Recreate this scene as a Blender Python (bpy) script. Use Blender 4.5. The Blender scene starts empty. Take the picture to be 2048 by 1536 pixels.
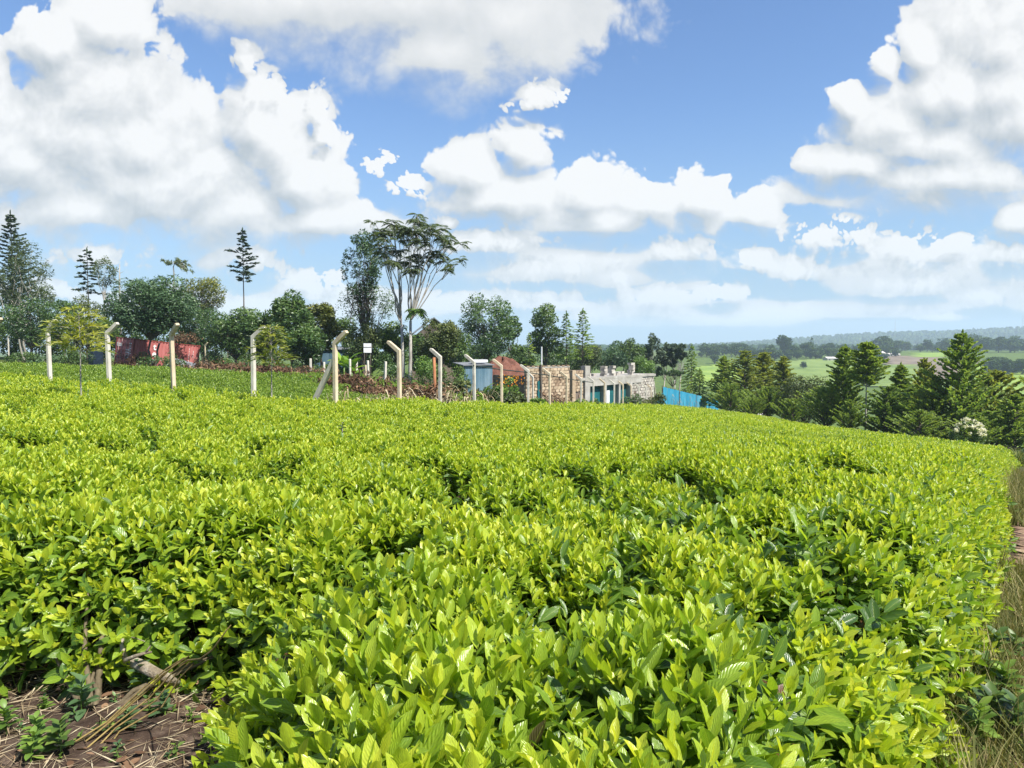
import bpy, math, random
import numpy as np
from mathutils import Vector, Matrix, Euler

# ------------------------------------------------------------------ camera, sky, sun, exposure
scene = bpy.context.scene
COL = scene.collection
F_PX = 1420.0                       # focal length in pixels of the 2048 px wide photograph
HORIZON = 700.0
PITCH = math.atan((768 - HORIZON) / F_PX)
EYE = 1.6

cam_data = bpy.data.cameras.new('camera')
cam = bpy.data.objects.new('camera', cam_data)
COL.objects.link(cam)
cam.location = (0, 0, EYE)
cam.rotation_euler = (math.radians(90) - PITCH, 0, 0)
cam_data.sensor_width = 36
cam_data.lens = F_PX / 2048 * 36
cam_data.clip_start = 0.05
cam_data.clip_end = 12000
scene.camera = cam

SUN_EL = math.radians(52)
SUN_H = Vector((0.80, -0.60)).normalized()          # where the sun stands, seen from above
sun_vec = Vector((SUN_H.x * math.cos(SUN_EL), SUN_H.y * math.cos(SUN_EL), math.sin(SUN_EL)))
sd = bpy.data.lights.new('sun', 'SUN')
sd.energy = 5.0
sd.angle = math.radians(0.6)
sd.color = (1.0, 0.95, 0.86)
sun = bpy.data.objects.new('sun', sd)
COL.objects.link(sun)
sun.rotation_euler = sun_vec.to_track_quat('Z', 'Y').to_euler()
sun.location = (30, -10, 60)

scene.view_settings.view_transform = 'Standard'
scene.view_settings.look = 'None'
scene.view_settings.exposure = 0.95
scene.view_settings.gamma = 1.0
scene.view_settings.use_curve_mapping = False
scene.cycles.use_denoising = True
scene.cycles.max_bounces = 7
scene.cycles.diffuse_bounces = 5
scene.cycles.glossy_bounces = 2
scene.cycles.transmission_bounces = 4
scene.cycles.volume_bounces = 1
scene.cycles.transparent_max_bounces = 4
scene.cycles.caustics_reflective = False
scene.cycles.caustics_refractive = False
scene.cycles.sample_clamp_indirect = 6.0

world = bpy.data.worlds.new('World')
scene.world = world
world.use_nodes = True
world.cycles.sampling_method = 'NONE'


def P0(u, v):
    """photograph pixel -> direction (x/y, z/y)"""
    rx = (u - 1024) / F_PX
    ry = -(v - 768) / F_PX
    y = math.cos(PITCH) + ry * math.sin(PITCH)
    z = -math.sin(PITCH) + ry * math.cos(PITCH)
    return rx / y, z / y


def PX(u, v, Y):
    a, b = P0(u, v)
    return Vector((a * Y, Y, EYE + b * Y))


def build_world():
    nt = world.node_tree
    N, L = nt.nodes, nt.links
    N.clear()

    def nd(tree, t, **kw):
        n = tree.nodes.new(t)
        for k, v in kw.items():
            setattr(n, k, v)
        return n

    # ---- cloud density as a group so that it can be read twice (for the light on the clouds)
    g = bpy.data.node_groups.new('cloud_density', 'ShaderNodeTree')
    g.interface.new_socket('P', in_out='INPUT', socket_type='NodeSocketVector')
    g.interface.new_socket('D', in_out='OUTPUT', socket_type='NodeSocketFloat')
    g.interface.new_socket('S', in_out='OUTPUT', socket_type='NodeSocketFloat')
    gi, go = g.nodes.new('NodeGroupInput'), g.nodes.new('NodeGroupOutput')
    # cumulus heaps: u, v, half width, half height in the photograph
    heaps = [
        (190, 190, 190, 195), (60, 330, 190, 130), (290, 300, 170, 150), (110, 90, 110, 90), (215, 60, 110, 80),
        (180, 420, 300, 90), (330, 400, 260, 100), (510, 250, 70, 130), (560, 300, 105, 120),
        (600, 370, 115, 110), (630, 440, 150, 60), (470, 420, 220, 90), (-40, 200, 90, 150),
        (1045, 290, 66, 62), (950, 345, 88, 60), (1010, 395, 150, 62), (1180, 395, 95, 62), (1300, 405, 150, 58),
        (1385, 400, 75, 52), (1505, 425, 66, 40), (1230, 440, 240, 45),
        (1925, 190, 120, 130), (1840, 110, 66, 66), (1775, 130, 52, 60), (1705, 205, 46, 56), (2010, 90, 160, 140),
        (2020, 240, 200, 130), (1820, 285, 150, 66), (1720, 325, 115, 46), (1900, 350, 230, 66), (2040, 440, 56, 46),
        (2200, 200, 220, 200),
        (330, 370, 360, 110), (150, 290, 230, 200), (2000, 190, 170, 170), (1870, 200, 160, 110), (1800, 245, 150, 90), (1890, 290, 190, 80),
    ]
    low = [
        (497, 130, 36, 60), (520, 180, 50, 60), (633, 225, 30, 50), (640, 270, 40, 40), (1085, 192, 60, 34), (1055, 212, 50, 22), (1120, 195, 44, 24), (760, 335, 34, 28), (822, 372, 52, 28),
        (180, 505, 130, 40), (480, 512, 115, 56), (620, 572, 80, 40), (902, 446, 40, 18), (1000, 480, 150, 48), (1110, 540, 190, 46), (1350, 498, 120, 34),
        (1310, 595, 190, 30), (1440, 585, 90, 24), (1690, 470, 120, 44), (1870, 500, 190, 52), (2020, 500, 120, 40), (1690, 442, 60, 22), (1820, 570, 210, 34), (940, 605, 140, 30), (1500, 520, 60, 30),
        (1120, 610, 110, 22), (330, 600, 160, 28), (90, 575, 100, 26), (1600, 540, 70, 34), (1890, 634, 80, 12), (1080, 590, 160, 26), (1230, 555, 90, 30), (780, 600, 120, 26), (1960, 590, 120, 26),
    ]
    banks = [
        (180, 395, 420, 90), (480, 430, 290, 64), (330, 340, 330, 100), (1180, 450, 330, 46), (1900, 390, 320, 46), (1960, 270, 260, 140),
        (790, 5, 420, 135), (880, 105, 180, 100), (1015, 45, 190, 135), (600, 5, 260, 95), (880, -90, 420, 150),
        (1130, 520, 300, 70), (1850, 540, 280, 60), (1300, 630, 420, 30), (600, 620, 500, 36), (1800, 615, 300, 24),
    ]

    def field(lst, smooth, grow=1.0):
        last = None
        for (u, v, ru, rv) in lst:
            cx, cz = P0(u, v)
            rx, rz = ru / F_PX * grow, rv / F_PX * grow
            m = nd(g, 'ShaderNodeVectorMath', operation='MULTIPLY_ADD')
            g.links.new(gi.outputs['P'], m.inputs[0])
            m.inputs[1].default_value = (1 / rx, 1 / rz, 0)
            m.inputs[2].default_value = (-cx / rx, -cz / rz, 0)
            ln = nd(g, 'ShaderNodeVectorMath', operation='LENGTH')
            g.links.new(m.outputs[0], ln.inputs[0])
            if last is None:
                last = ln.outputs['Value']
            else:
                mn = nd(g, 'ShaderNodeMath', operation='SMOOTH_MIN')
                g.links.new(last, mn.inputs[0])
                g.links.new(ln.outputs['Value'], mn.inputs[1])
                mn.inputs[2].default_value = smooth
                last = mn.outputs[0]
        s = nd(g, 'ShaderNodeMath', operation='SUBTRACT')
        s.inputs[0].default_value = 1.0
        g.links.new(last, s.inputs[1])
        return s.outputs[0]

    def noise(scale, detail, rough, dist=0.0, sy=1.0):
        m = nd(g, 'ShaderNodeVectorMath', operation='MULTIPLY')
        g.links.new(gi.outputs['P'], m.inputs[0])
        m.inputs[1].default_value = (1, sy, 1)
        n = nd(g, 'ShaderNodeTexNoise')
        g.links.new(m.outputs[0], n.inputs['Vector'])
        n.inputs['Scale'].default_value = scale
        n.inputs['Detail'].default_value = detail
        n.inputs['Roughness'].default_value = rough
        n.inputs['Distortion'].default_value = dist
        s = nd(g, 'ShaderNodeMath', operation='SUBTRACT')
        g.links.new(n.outputs[0], s.inputs[0])
        s.inputs[1].default_value = 0.5
        return s.outputs[0]

    def mad(a, k, b):
        m = nd(g, 'ShaderNodeMath', operation='MULTIPLY_ADD')
        g.links.new(a, m.inputs[0])
        m.inputs[1].default_value = k
        if isinstance(b, (int, float)):
            m.inputs[2].default_value = b
        else:
            g.links.new(b, m.inputs[2])
        return m.outputs[0]

    # warp the coordinates a little, then heap rounded puffs of three sizes
    wn = nd(g, 'ShaderNodeTexNoise'); wn.inputs['Scale'].default_value = 7.0; wn.inputs['Detail'].default_value = 3.0
    g.links.new(gi.outputs['P'], wn.inputs['Vector'])
    ws = nd(g, 'ShaderNodeVectorMath', operation='MULTIPLY_ADD')
    g.links.new(wn.outputs['Color'], ws.inputs[0])
    ws.inputs[1].default_value = (0.10, 0.10, 0.0); g.links.new(gi.outputs['P'], ws.inputs[2])

    def puffs(scale, detail, rough):
        v = nd(g, 'ShaderNodeTexVoronoi', feature='SMOOTH_F1', voronoi_dimensions='2D')
        g.links.new(ws.outputs[0], v.inputs['Vector'])
        v.inputs['Scale'].default_value = scale
        v.inputs['Detail'].default_value = detail
        v.inputs['Roughness'].default_value = rough
        v.inputs['Lacunarity'].default_value = 2.3
        v.inputs['Smoothness'].default_value = 0.35
        v.inputs['Randomness'].default_value = 1.0
        s = nd(g, 'ShaderNodeMath', operation='SUBTRACT')
        s.inputs[0].default_value = 0.42
        g.links.new(v.outputs['Distance'], s.inputs[1])
        return s.outputs[0]

    puff = puffs(9.0, 3.0, 0.55)
    puff2 = puffs(27.0, 2.0, 0.6)
    fine = noise(17.0, 8.0, 0.62, 0.4)
    broad = noise(4.5, 3.0, 0.5, 0.2, 1.3)
    h0 = field(heaps, 0.12, 1.12)
    l0 = field(low, 0.12, 1.08)
    b0 = field(banks, 0.25, 1.10)
    h = mad(puff, 0.85, h0)
    h = mad(fine, 0.75, h)
    h = mad(broad, 0.40, h)
    h = mad(h, 1.0, 0.44)
    l = mad(puff2, 1.4, l0)
    l = mad(fine, 1.7, l)
    l = mad(l, 0.8, 0.30)
    b = mad(fine, 1.0, b0)
    b = mad(puff, 0.55, b)
    b = mad(broad, 1.0, b)
    b = mad(b, 0.50, 0.17)
    mx0 = nd(g, 'ShaderNodeMath', operation='MAXIMUM')
    g.links.new(h, mx0.inputs[0])
    g.links.new(l, mx0.inputs[1])
    mx = nd(g, 'ShaderNodeMath', operation='MAXIMUM')
    g.links.new(mx0.outputs[0], mx.inputs[0])
    g.links.new(b, mx.inputs[1])
    # the same kind of sky all round, outside the pictured part
    sep = nd(g, 'ShaderNodeSeparateXYZ')
    g.links.new(gi.outputs['P'], sep.inputs[0])
    rest = mad(broad, 3.2, mad(puff, 0.8, mad(fine, 0.8, 0.12)))
    out = nd(g, 'ShaderNodeMix', data_type='FLOAT')
    g.links.new(sep.outputs[2], out.inputs[0])
    g.links.new(mx.outputs[0], out.inputs[2])
    g.links.new(rest, out.inputs[3])
    g.links.new(out.outputs[0], go.inputs['D'])
    mxl = nd(g, 'ShaderNodeMath', operation='MAXIMUM')
    g.links.new(h0, mxl.inputs[0]); g.links.new(mad(l0, 0.7, 0.0), mxl.inputs[1])
    mxs = nd(g, 'ShaderNodeMath', operation='MAXIMUM')
    g.links.new(mxl.outputs[0], mxs.inputs[0])
    bs = mad(b0, 0.5, 0.0)
    g.links.new(bs, mxs.inputs[1])
    outs = nd(g, 'ShaderNodeMix', data_type='FLOAT')
    g.links.new(sep.outputs[2], outs.inputs[0])
    g.links.new(mxs.outputs[0], outs.inputs[2])
    rs = mad(broad, 3.2, -0.05)
    g.links.new(rs, outs.inputs[3])
    g.links.new(outs.outputs[0], go.inputs['S'])

    # ---- direction -> (x/y, z/y, away) coordinates
    tc = nd(nt, 'ShaderNodeTexCoord')
    sp = nd(nt, 'ShaderNodeSeparateXYZ')
    L.new(tc.outputs['Generated'], sp.inputs[0])

    def math_(op, a, b=None, c=None):
        m = nd(nt, 'ShaderNodeMath', operation=op)
        for i, x in enumerate((a, b, c)):
            if x is None:
                continue
            if isinstance(x, (int, float)):
                m.inputs[i].default_value = x
            else:
                L.new(x, m.inputs[i])
        return m.outputs[0]

    def smooth(x, a, b_):
        m = nd(nt, 'ShaderNodeMapRange', interpolation_type='SMOOTHSTEP')
        L.new(x, m.inputs[0])
        m.inputs[1].default_value = a
        m.inputs[2].default_value = b_
        return m.outputs[0]

    yy = math_('MAXIMUM', math_('ABSOLUTE', sp.outputs[1]), 0.12)
    px = math_('DIVIDE', sp.outputs[0], yy)
    pz = math_('DIVIDE', sp.outputs[2], yy)
    # weight of the generic sky: 0 within the view ahead, 1 elsewhere
    wx = smooth(math_('ABSOLUTE', px), 0.85, 1.2)
    wz = smooth(pz, 0.62, 0.9)
    wb = math_('LESS_THAN', sp.outputs[1], 0.0)
    away = math_('MAXIMUM', math_('MAXIMUM', wx, wz), wb)
    cmb = nd(nt, 'ShaderNodeCombineXYZ')
    L.new(px, cmb.inputs[0]); L.new(pz, cmb.inputs[1]); L.new(away, cmb.inputs[2])
    off = nd(nt, 'ShaderNodeVectorMath', operation='ADD')
    L.new(cmb.outputs[0], off.inputs[0])
    off.inputs[1].default_value = (0.010, 0.026, 0)
    g1 = nd(nt, 'ShaderNodeGroup'); g1.node_tree = g
    g2 = nd(nt, 'ShaderNodeGroup'); g2.node_tree = g
    L.new(cmb.outputs[0], g1.inputs[0])
    L.new(off.outputs[0], g2.inputs[0])
    D1, D2 = g1.outputs['D'], g2.outputs['D']
    S1, S2 = g1.outputs['S'], g2.outputs['S']
    # crisp heads, soft bases
    under = smooth(math_('SUBTRACT', S2, S1), -0.05, 0.28)
    wide = math_('MULTIPLY_ADD', under, 0.80, 0.13)
    mq = math_('DIVIDE', math_('ADD', D1, 0.03), wide)
    mask = smooth(mq, 0.0, 1.0)
    above = smooth(pz, -0.02, 0.05)
    mask = math_('MULTIPLY', mask, above)
    # light: bright where little cloud lies above, grey where much does
    relief = math_('MULTIPLY', math_('SUBTRACT', D1, D2), 0.62)
    whole = math_('MULTIPLY', math_('SUBTRACT', S1, S2), 1.0)
    lit = math_('ADD', math_('ADD', relief, whole), 0.57)
    cr = nd(nt, 'ShaderNodeValToRGB')
    L.new(lit, cr.inputs[0])
    e = cr.color_ramp.elements
    e[0].position = 0.0; e[0].color = (0.52, 0.57, 0.62, 1)
    e[1].position = 0.95; e[1].color = (1.0, 1.0, 1.0, 1)
    m_ = cr.color_ramp.elements.new(0.35); m_.color = (0.68, 0.71, 0.74, 1)
    m_ = cr.color_ramp.elements.new(0.68); m_.color = (0.86, 0.87, 0.88, 1)
    sky = nd(nt, 'ShaderNodeTexSky', sky_type='NISHITA')
    sky.sun_disc = False
    sky.sun_elevation = SUN_EL
    sky.sun_rotation = math.atan2(SUN_H.x, SUN_H.y)
    sky.altitude = 200
    sky.air_density = 1.25
    sky.dust_density = 0.25
    sky.ozone_density = 2.0
    bg1 = nd(nt, 'ShaderNodeBackground'); bg1.inputs[1].default_value = 0.085
    # the low sky whitens with haze
    hazy = nd(nt, 'ShaderNodeMix', data_type='RGBA')
    L.new(smooth(pz, -0.10, 0.36), hazy.inputs[0])
    hazy.inputs[6].default_value = (2.05, 3.00, 4.15, 1)
    clear = nd(nt, 'ShaderNodeVectorMath', operation='MULTIPLY')
    L.new(sky.outputs[0], clear.inputs[0]); clear.inputs[1].default_value = (0.60, 0.76, 1.0)
    L.new(clear.outputs[0], hazy.inputs[7])
    L.new(hazy.outputs[2], bg1.inputs[0])
    bg2 = nd(nt, 'ShaderNodeBackground'); bg2.inputs[1].default_value = 0.50
    # far clouds low in the sky take the colour of the air
    airc = nd(nt, 'ShaderNodeMix', data_type='RGBA')
    airf = math_('MULTIPLY', math_('SUBTRACT', 1.0, smooth(pz, 0.0, 0.22)), 0.35)
    L.new(airf, airc.inputs[0])
    L.new(cr.outputs[0], airc.inputs[6])
    airc.inputs[7].default_value = (0.72, 0.82, 0.92, 1)
    L.new(airc.outputs[2], bg2.inputs[0])
    mix = nd(nt, 'ShaderNodeMixShader')
    L.new(mask, mix.inputs[0])
    L.new(bg1.outputs[0], mix.inputs[1]); L.new(bg2.outputs[0], mix.inputs[2])
    wo = nd(nt, 'ShaderNodeOutputWorld')
    L.new(mix.outputs[0], wo.inputs[0])


build_world()

rng = np.random.default_rng(7)
random.seed(7)


# ------------------------------------------------------------------ helpers
def tag(o, label=None, cat=None, group=None, kind=None):
    if label: o['label'] = label
    if cat: o['category'] = cat
    if group: o['group'] = group
    if kind: o['kind'] = kind
    return o


def empty(name, loc, rz=0.0, label=None, cat=None, group=None):
    o = bpy.data.objects.new(name, None)
    o.empty_display_size = 0.2
    COL.objects.link(o)
    o.location = loc
    o.rotation_euler = (0, 0, rz)
    return tag(o, label, cat, group)


def link(name, me, parent=None, loc=None):
    o = bpy.data.objects.new(name, me)
    COL.objects.link(o)
    if parent is not None: o.parent = parent
    if loc is not None: o.location = loc
    return o


def copy_tree(o, parent=None):
    c = o.copy()
    COL.objects.link(c)
    c.parent = parent
    for ch in o.children:
        copy_tree(ch, c)
    return c


class MB:
    """collects vertices and faces; v is one number for each face, read by the materials"""
    def __init__(self):
        self.V = []; self.Q = []; self.T = []; self.qv = []; self.tv = []; self.n = 0; self.quv = []; self.has_uv = False

    def add(self, verts, quads=None, tris=None, v=0.5, quv=None):
        verts = np.asarray(verts, dtype=np.float32).reshape(-1, 3)
        if quads is not None and len(quads):
            q = np.asarray(quads, dtype=np.int32).reshape(-1, 4) + self.n
            self.Q.append(q)
            self.qv.append(np.broadcast_to(np.asarray(v, dtype=np.float32), (len(q),)).copy())
            if quv is not None:
                self.quv.append(np.asarray(quv, dtype=np.float32).reshape(-1, 4, 2)); self.has_uv = True
            else:
                self.quv.append(np.zeros((len(q), 4, 2), dtype=np.float32))
        if tris is not None and len(tris):
            t = np.asarray(tris, dtype=np.int32).reshape(-1, 3) + self.n
            self.T.append(t)
            self.tv.append(np.broadcast_to(np.asarray(v, dtype=np.float32), (len(t),)).copy())
        self.V.append(verts)
        self.n += len(verts)
        return self

    def merge(self, other, M=None, dv=0.0):
        off = self.n
        for V in other.V:
            if M is not None:
                A = np.array(M.to_3x3(), dtype=np.float32); t = np.array(M.translation, dtype=np.float32)
                V = V @ A.T + t
            self.V.append(V); self.n += len(V)
        for q, a, uv in zip(other.Q, other.qv, other.quv):
            self.Q.append(q + off); self.qv.append(a + dv); self.quv.append(uv)
        for q, a in zip(other.T, other.tv):
            self.T.append(q + off); self.tv.append(a + dv)
        self.has_uv = self.has_uv or other.has_uv
        return self

    def box(self, c, s, v=0.5, M=None):
        x, y, z = np.array(s) / 2
        p = np.array([(a * x, b * y, d * z) for a in (-1, 1) for b in (-1, 1) for d in (-1, 1)], dtype=np.float32)
        if M is not None:
            p = p @ np.array(M.to_3x3(), dtype=np.float32).T
        p = p + np.array(c, dtype=np.float32)
        return self.add(p, [(0, 1, 3, 2), (4, 6, 7, 5), (0, 4, 5, 1), (2, 3, 7, 6), (0, 2, 6, 4), (1, 5, 7, 3)], v=v)

    def tube(self, pts, radii, n=6, v=0.5, cap=True):
        pts = np.asarray(pts, dtype=np.float64)
        k = len(pts)
        radii = np.broadcast_to(np.asarray(radii, dtype=np.float64), (k,))
        t = np.gradient(pts, axis=0)
        t /= np.linalg.norm(t, axis=1)[:, None] + 1e-9
        ref = np.array([0, 0, 1.0]) if abs(t[:, 2]).mean() < 0.8 else np.array([1.0, 0, 0])
        a = np.cross(t, ref); a /= np.linalg.norm(a, axis=1)[:, None] + 1e-9
        b = np.cross(t, a)
        th = np.linspace(0, 2 * np.pi, n, endpoint=False)
        ring = a[:, None, :] * np.cos(th)[None, :, None] + b[:, None, :] * np.sin(th)[None, :, None]
        P = pts[:, None, :] + ring * radii[:, None, None]
        q = []
        for i in range(k - 1):
            for j in range(n):
                q.append((i * n + j, i * n + (j + 1) % n, (i + 1) * n + (j + 1) % n, (i + 1) * n + j))
        V = P.reshape(-1, 3)
        self.add(V, q, v=v)
        if cap and radii[-1] > 0.004:
            base = self.n - n
            c = pts[-1] + t[-1] * radii[-1] * 0.1
            self.V.append(c.astype(np.float32).reshape(1, 3)); self.n += 1
            tr = np.array([(base + (k - 1) * 0 + j, base + (j + 1) % n, self.n - 1) for j in range(n)], dtype=np.int32)
            self.T.append(tr); self.tv.append(np.full(n, np.float32(v)))
        return self

    def mesh(self, name, mat=None, smooth=False):
        me = bpy.data.meshes.new(name)
        V = np.concatenate(self.V) if self.V else np.zeros((0, 3), np.float32)
        Q = np.concatenate(self.Q) if self.Q else np.zeros((0, 4), np.int32)
        T = np.concatenate(self.T) if self.T else np.zeros((0, 3), np.int32)
        me.vertices.add(len(V)); me.vertices.foreach_set('co', V.astype(np.float32).ravel())
        nl = Q.size + T.size
        me.loops.add(nl)
        me.loops.foreach_set('vertex_index', np.concatenate([Q.ravel(), T.ravel()]).astype(np.int32))
        npoly = len(Q) + len(T)
        me.polygons.add(npoly)
        st = np.concatenate([np.arange(len(Q)) * 4, Q.size + np.arange(len(T)) * 3]).astype(np.int32)
        me.polygons.foreach_set('loop_start', st)
        me.polygons.foreach_set('use_smooth', np.full(npoly, bool(smooth)))
        me.update(calc_edges=True)
        a = me.attributes.new('v', 'FLOAT', 'FACE')
        vals = np.concatenate(self.qv + self.tv) if (self.qv or self.tv) else np.zeros(0, np.float32)
        a.data.foreach_set('value', vals.astype(np.float32))
        if self.has_uv:
            uv = me.uv_layers.new(name='UVMap')
            arr = np.zeros((nl, 2), np.float32)
            arr[:Q.size] = np.concatenate(self.quv).reshape(-1, 2)
            uv.data.foreach_set('uv', arr.ravel())
        if mat is not None:
            me.materials.append(mat)
        return me

    def obj(self, name, mat, parent=None, loc=None, smooth=False):
        return link(name, self.mesh(name, mat, smooth), parent, loc)


# ------------------------------------------------------------------ materials
def new_mat(name):
    m = bpy.data.materials.new(name)
    m.use_nodes = True
    m.node_tree.nodes.clear()
    return m, m.node_tree.nodes, m.node_tree.links


def ramp(N, stops):
    r = N.new('ShaderNodeValToRGB')
    el = r.color_ramp.elements
    el[0].position, el[0].color = stops[0][0], (*stops[0][1], 1)
    el[1].position, el[1].color = stops[-1][0], (*stops[-1][1], 1)
    for p, c in stops[1:-1]:
        x = el.new(p); x.color = (*c, 1)
    return r


def leaf_mat(name, stops, rough=0.5, transl=0.3, tcol=1.5, spec=0.4, veins=False, jitter=0.12):
    m, N, L = new_mat(name)
    at = N.new('ShaderNodeAttribute'); at.attribute_name = 'v'
    oi = N.new('ShaderNodeObjectInfo')
    ad = N.new('ShaderNodeMath'); ad.operation = 'MULTIPLY_ADD'
    L.new(oi.outputs['Random'], ad.inputs[0]); ad.inputs[1].default_value = jitter * 2
    s = N.new('ShaderNodeMath'); s.operation = 'SUBTRACT'
    L.new(at.outputs['Fac'], s.inputs[0]); s.inputs[1].default_value = jitter
    L.new(s.outputs[0], ad.inputs[2])
    r = ramp(N, stops)
    L.new(ad.outputs[0], r.inputs[0])
    col = r.outputs[0]
    p = N.new('ShaderNodeBsdfPrincipled')
    p.inputs['Roughness'].default_value = rough
    p.inputs['Specular IOR Level'].default_value = spec
    if veins:
        uv = N.new('ShaderNodeUVMap'); uv.uv_map = 'UVMap'
        sx = N.new('ShaderNodeSeparateXYZ'); L.new(uv.outputs[0], sx.inputs[0])
        ab = N.new('ShaderNodeMath'); ab.operation = 'ABSOLUTE'; L.new(sx.outputs[0], ab.inputs[0])
        k = N.new('ShaderNodeMath'); k.operation = 'MULTIPLY_ADD'
        L.new(ab.outputs[0], k.inputs[0]); k.inputs[1].default_value = -0.35; L.new(sx.outputs[1], k.inputs[2])
        w = N.new('ShaderNodeMath'); w.operation = 'MULTIPLY'; L.new(k.outputs[0], w.inputs[0]); w.inputs[1].default_value = 52.0
        sn = N.new('ShaderNodeMath'); sn.operation = 'SINE'; L.new(w.outputs[0], sn.inputs[0])
        nz = N.new('ShaderNodeTexNoise'); nz.inputs['Scale'].default_value = 5.0; nz.inputs['Detail'].default_value = 2
        L.new(uv.outputs[0], nz.inputs['Vector'])
        hh = N.new('ShaderNodeMath'); hh.operation = 'MULTIPLY_ADD'
        L.new(nz.outputs[0], hh.inputs[0]); hh.inputs[1].default_value = 1.5; L.new(sn.outputs[0], hh.inputs[2])
        bp = N.new('ShaderNodeBump'); bp.inputs['Strength'].default_value = 0.32; bp.inputs['Distance'].default_value = 0.0016
        L.new(hh.outputs[0], bp.inputs['Height'])
        L.new(bp.outputs[0], p.inputs['Normal'])
        # the pale midrib and blade edge
        rib = N.new('ShaderNodeMapRange'); L.new(ab.outputs[0], rib.inputs[0])
        rib.inputs[1].default_value = 0.03; rib.inputs[2].default_value = 0.09; rib.inputs[3].default_value = 0.45; rib.inputs[4].default_value = 0.0
        edge = N.new('ShaderNodeMapRange'); L.new(ab.outputs[0], edge.inputs[0])
        edge.inputs[1].default_value = 0.9; edge.inputs[2].default_value = 1.0; edge.inputs[3].default_value = 0.0; edge.inputs[4].default_value = 0.35
        sm = N.new('ShaderNodeMath'); sm.operation = 'ADD'; L.new(rib.outputs[0], sm.inputs[0]); L.new(edge.outputs[0], sm.inputs[1])
        mx = N.new('ShaderNodeMix'); mx.data_type = 'RGBA'
        L.new(sm.outputs[0], mx.inputs[0]); L.new(col, mx.inputs[6]); mx.inputs[7].default_value = (0.36, 0.46, 0.06, 1)
        # blotches of paler and darker green over the blade
        bl = N.new('ShaderNodeMapRange'); L.new(nz.outputs[0], bl.inputs[0])
        bl.inputs[1].default_value = 0.3; bl.inputs[2].default_value = 0.7; bl.inputs[3].default_value = 0.78; bl.inputs[4].default_value = 1.18
        mm = N.new('ShaderNodeVectorMath'); mm.operation = 'SCALE'
        L.new(mx.outputs[2], mm.inputs[0]); L.new(bl.outputs[0], mm.inputs['Scale'])
        col = mm.outputs[0]
    L.new(col, p.inputs['Base Color'])
    out = N.new('ShaderNodeOutputMaterial')
    if transl > 0:
        t = N.new('ShaderNodeBsdfTranslucent')
        sc = N.new('ShaderNodeVectorMath'); sc.operation = 'MULTIPLY'
        L.new(col, sc.inputs[0]); sc.inputs[1].default_value = (tcol, tcol, tcol * 0.5)
        L.new(sc.outputs[0], t.inputs[0])
        mix = N.new('ShaderNodeMixShader'); mix.inputs[0].default_value = transl
        L.new(p.outputs[0], mix.inputs[1]); L.new(t.outputs[0], mix.inputs[2])
        L.new(mix.outputs[0], out.inputs[0])
    else:
        L.new(p.outputs[0], out.inputs[0])
    return m


def solid_mat(name, stops, scale=6.0, rough=0.85, bump=0.3, bdist=0.01, detail=5, metal=0.0, spec=0.3, coord='Object', stretch=(1, 1, 1), jit=0.0):
    m, N, L = new_mat(name)
    tc = N.new('ShaderNodeTexCoord')
    mp = N.new('ShaderNodeMapping'); mp.inputs['Scale'].default_value = stretch
    L.new(tc.outputs[coord], mp.inputs[0])
    nz = N.new('ShaderNodeTexNoise'); nz.inputs['Scale'].default_value = scale; nz.inputs['Detail'].default_value = detail
    nz.inputs['Roughness'].default_value = 0.6
    L.new(mp.outputs[0], nz.inputs['Vector'])
    r = ramp(N, stops)
    src = nz.outputs[0]
    if jit:
        oi = N.new('ShaderNodeObjectInfo')
        ad = N.new('ShaderNodeMath'); ad.operation = 'MULTIPLY_ADD'
        L.new(oi.outputs['Random'], ad.inputs[0]); ad.inputs[1].default_value = jit; L.new(src, ad.inputs[2])
        sb = N.new('ShaderNodeMath'); sb.operation = 'SUBTRACT'; L.new(ad.outputs[0], sb.inputs[0]); sb.inputs[1].default_value = jit / 2
        src = sb.outputs[0]
    L.new(src, r.inputs[0])
    p = N.new('ShaderNodeBsdfPrincipled')
    p.inputs['Roughness'].default_value = rough
    p.inputs['Metallic'].default_value = metal
    p.inputs['Specular IOR Level'].default_value = spec
    L.new(r.outputs[0], p.inputs['Base Color'])
    if bump:
        n2 = N.new('ShaderNodeTexNoise'); n2.inputs['Scale'].default_value = scale * 5; n2.inputs['Detail'].default_value = 4
        L.new(mp.outputs[0], n2.inputs['Vector'])
        bp = N.new('ShaderNodeBump'); bp.inputs['Strength'].default_value = bump; bp.inputs['Distance'].default_value = bdist
        L.new(n2.outputs[0], bp.inputs['Height']); L.new(bp.outputs[0], p.inputs['Normal'])
    out = N.new('ShaderNodeOutputMaterial'); L.new(p.outputs[0], out.inputs[0])
    return m


M = {}
TEA = [(0.0, (0.13, 0.06, 0.022)), (0.035, (0.11, 0.05, 0.02)), (0.05, (0.035, 0.09, 0.02)), (0.3, (0.088, 0.175, 0.026)), (0.55, (0.215, 0.335, 0.029)), (0.78, (0.355, 0.455, 0.034)), (1.0, (0.53, 0.56, 0.05))]
M['tea'] = leaf_mat('tea_leaf', TEA, rough=0.30, transl=0.42, tcol=1.5, spec=0.55, veins=True, jitter=0.10)
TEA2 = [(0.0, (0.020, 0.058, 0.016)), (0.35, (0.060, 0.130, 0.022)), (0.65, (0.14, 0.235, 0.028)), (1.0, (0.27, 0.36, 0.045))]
M['tea2'] = leaf_mat('dark_tea_leaf', TEA2, rough=0.36, transl=0.3, spec=0.5, jitter=0.12)  # the plot beyond the fence has a darker green leaf colour
M['stem'] = solid_mat('tea_stem', [(0.3, (0.06, 0.045, 0.025)), (0.7, (0.16, 0.13, 0.08))], scale=20, bump=0.4)
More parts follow.
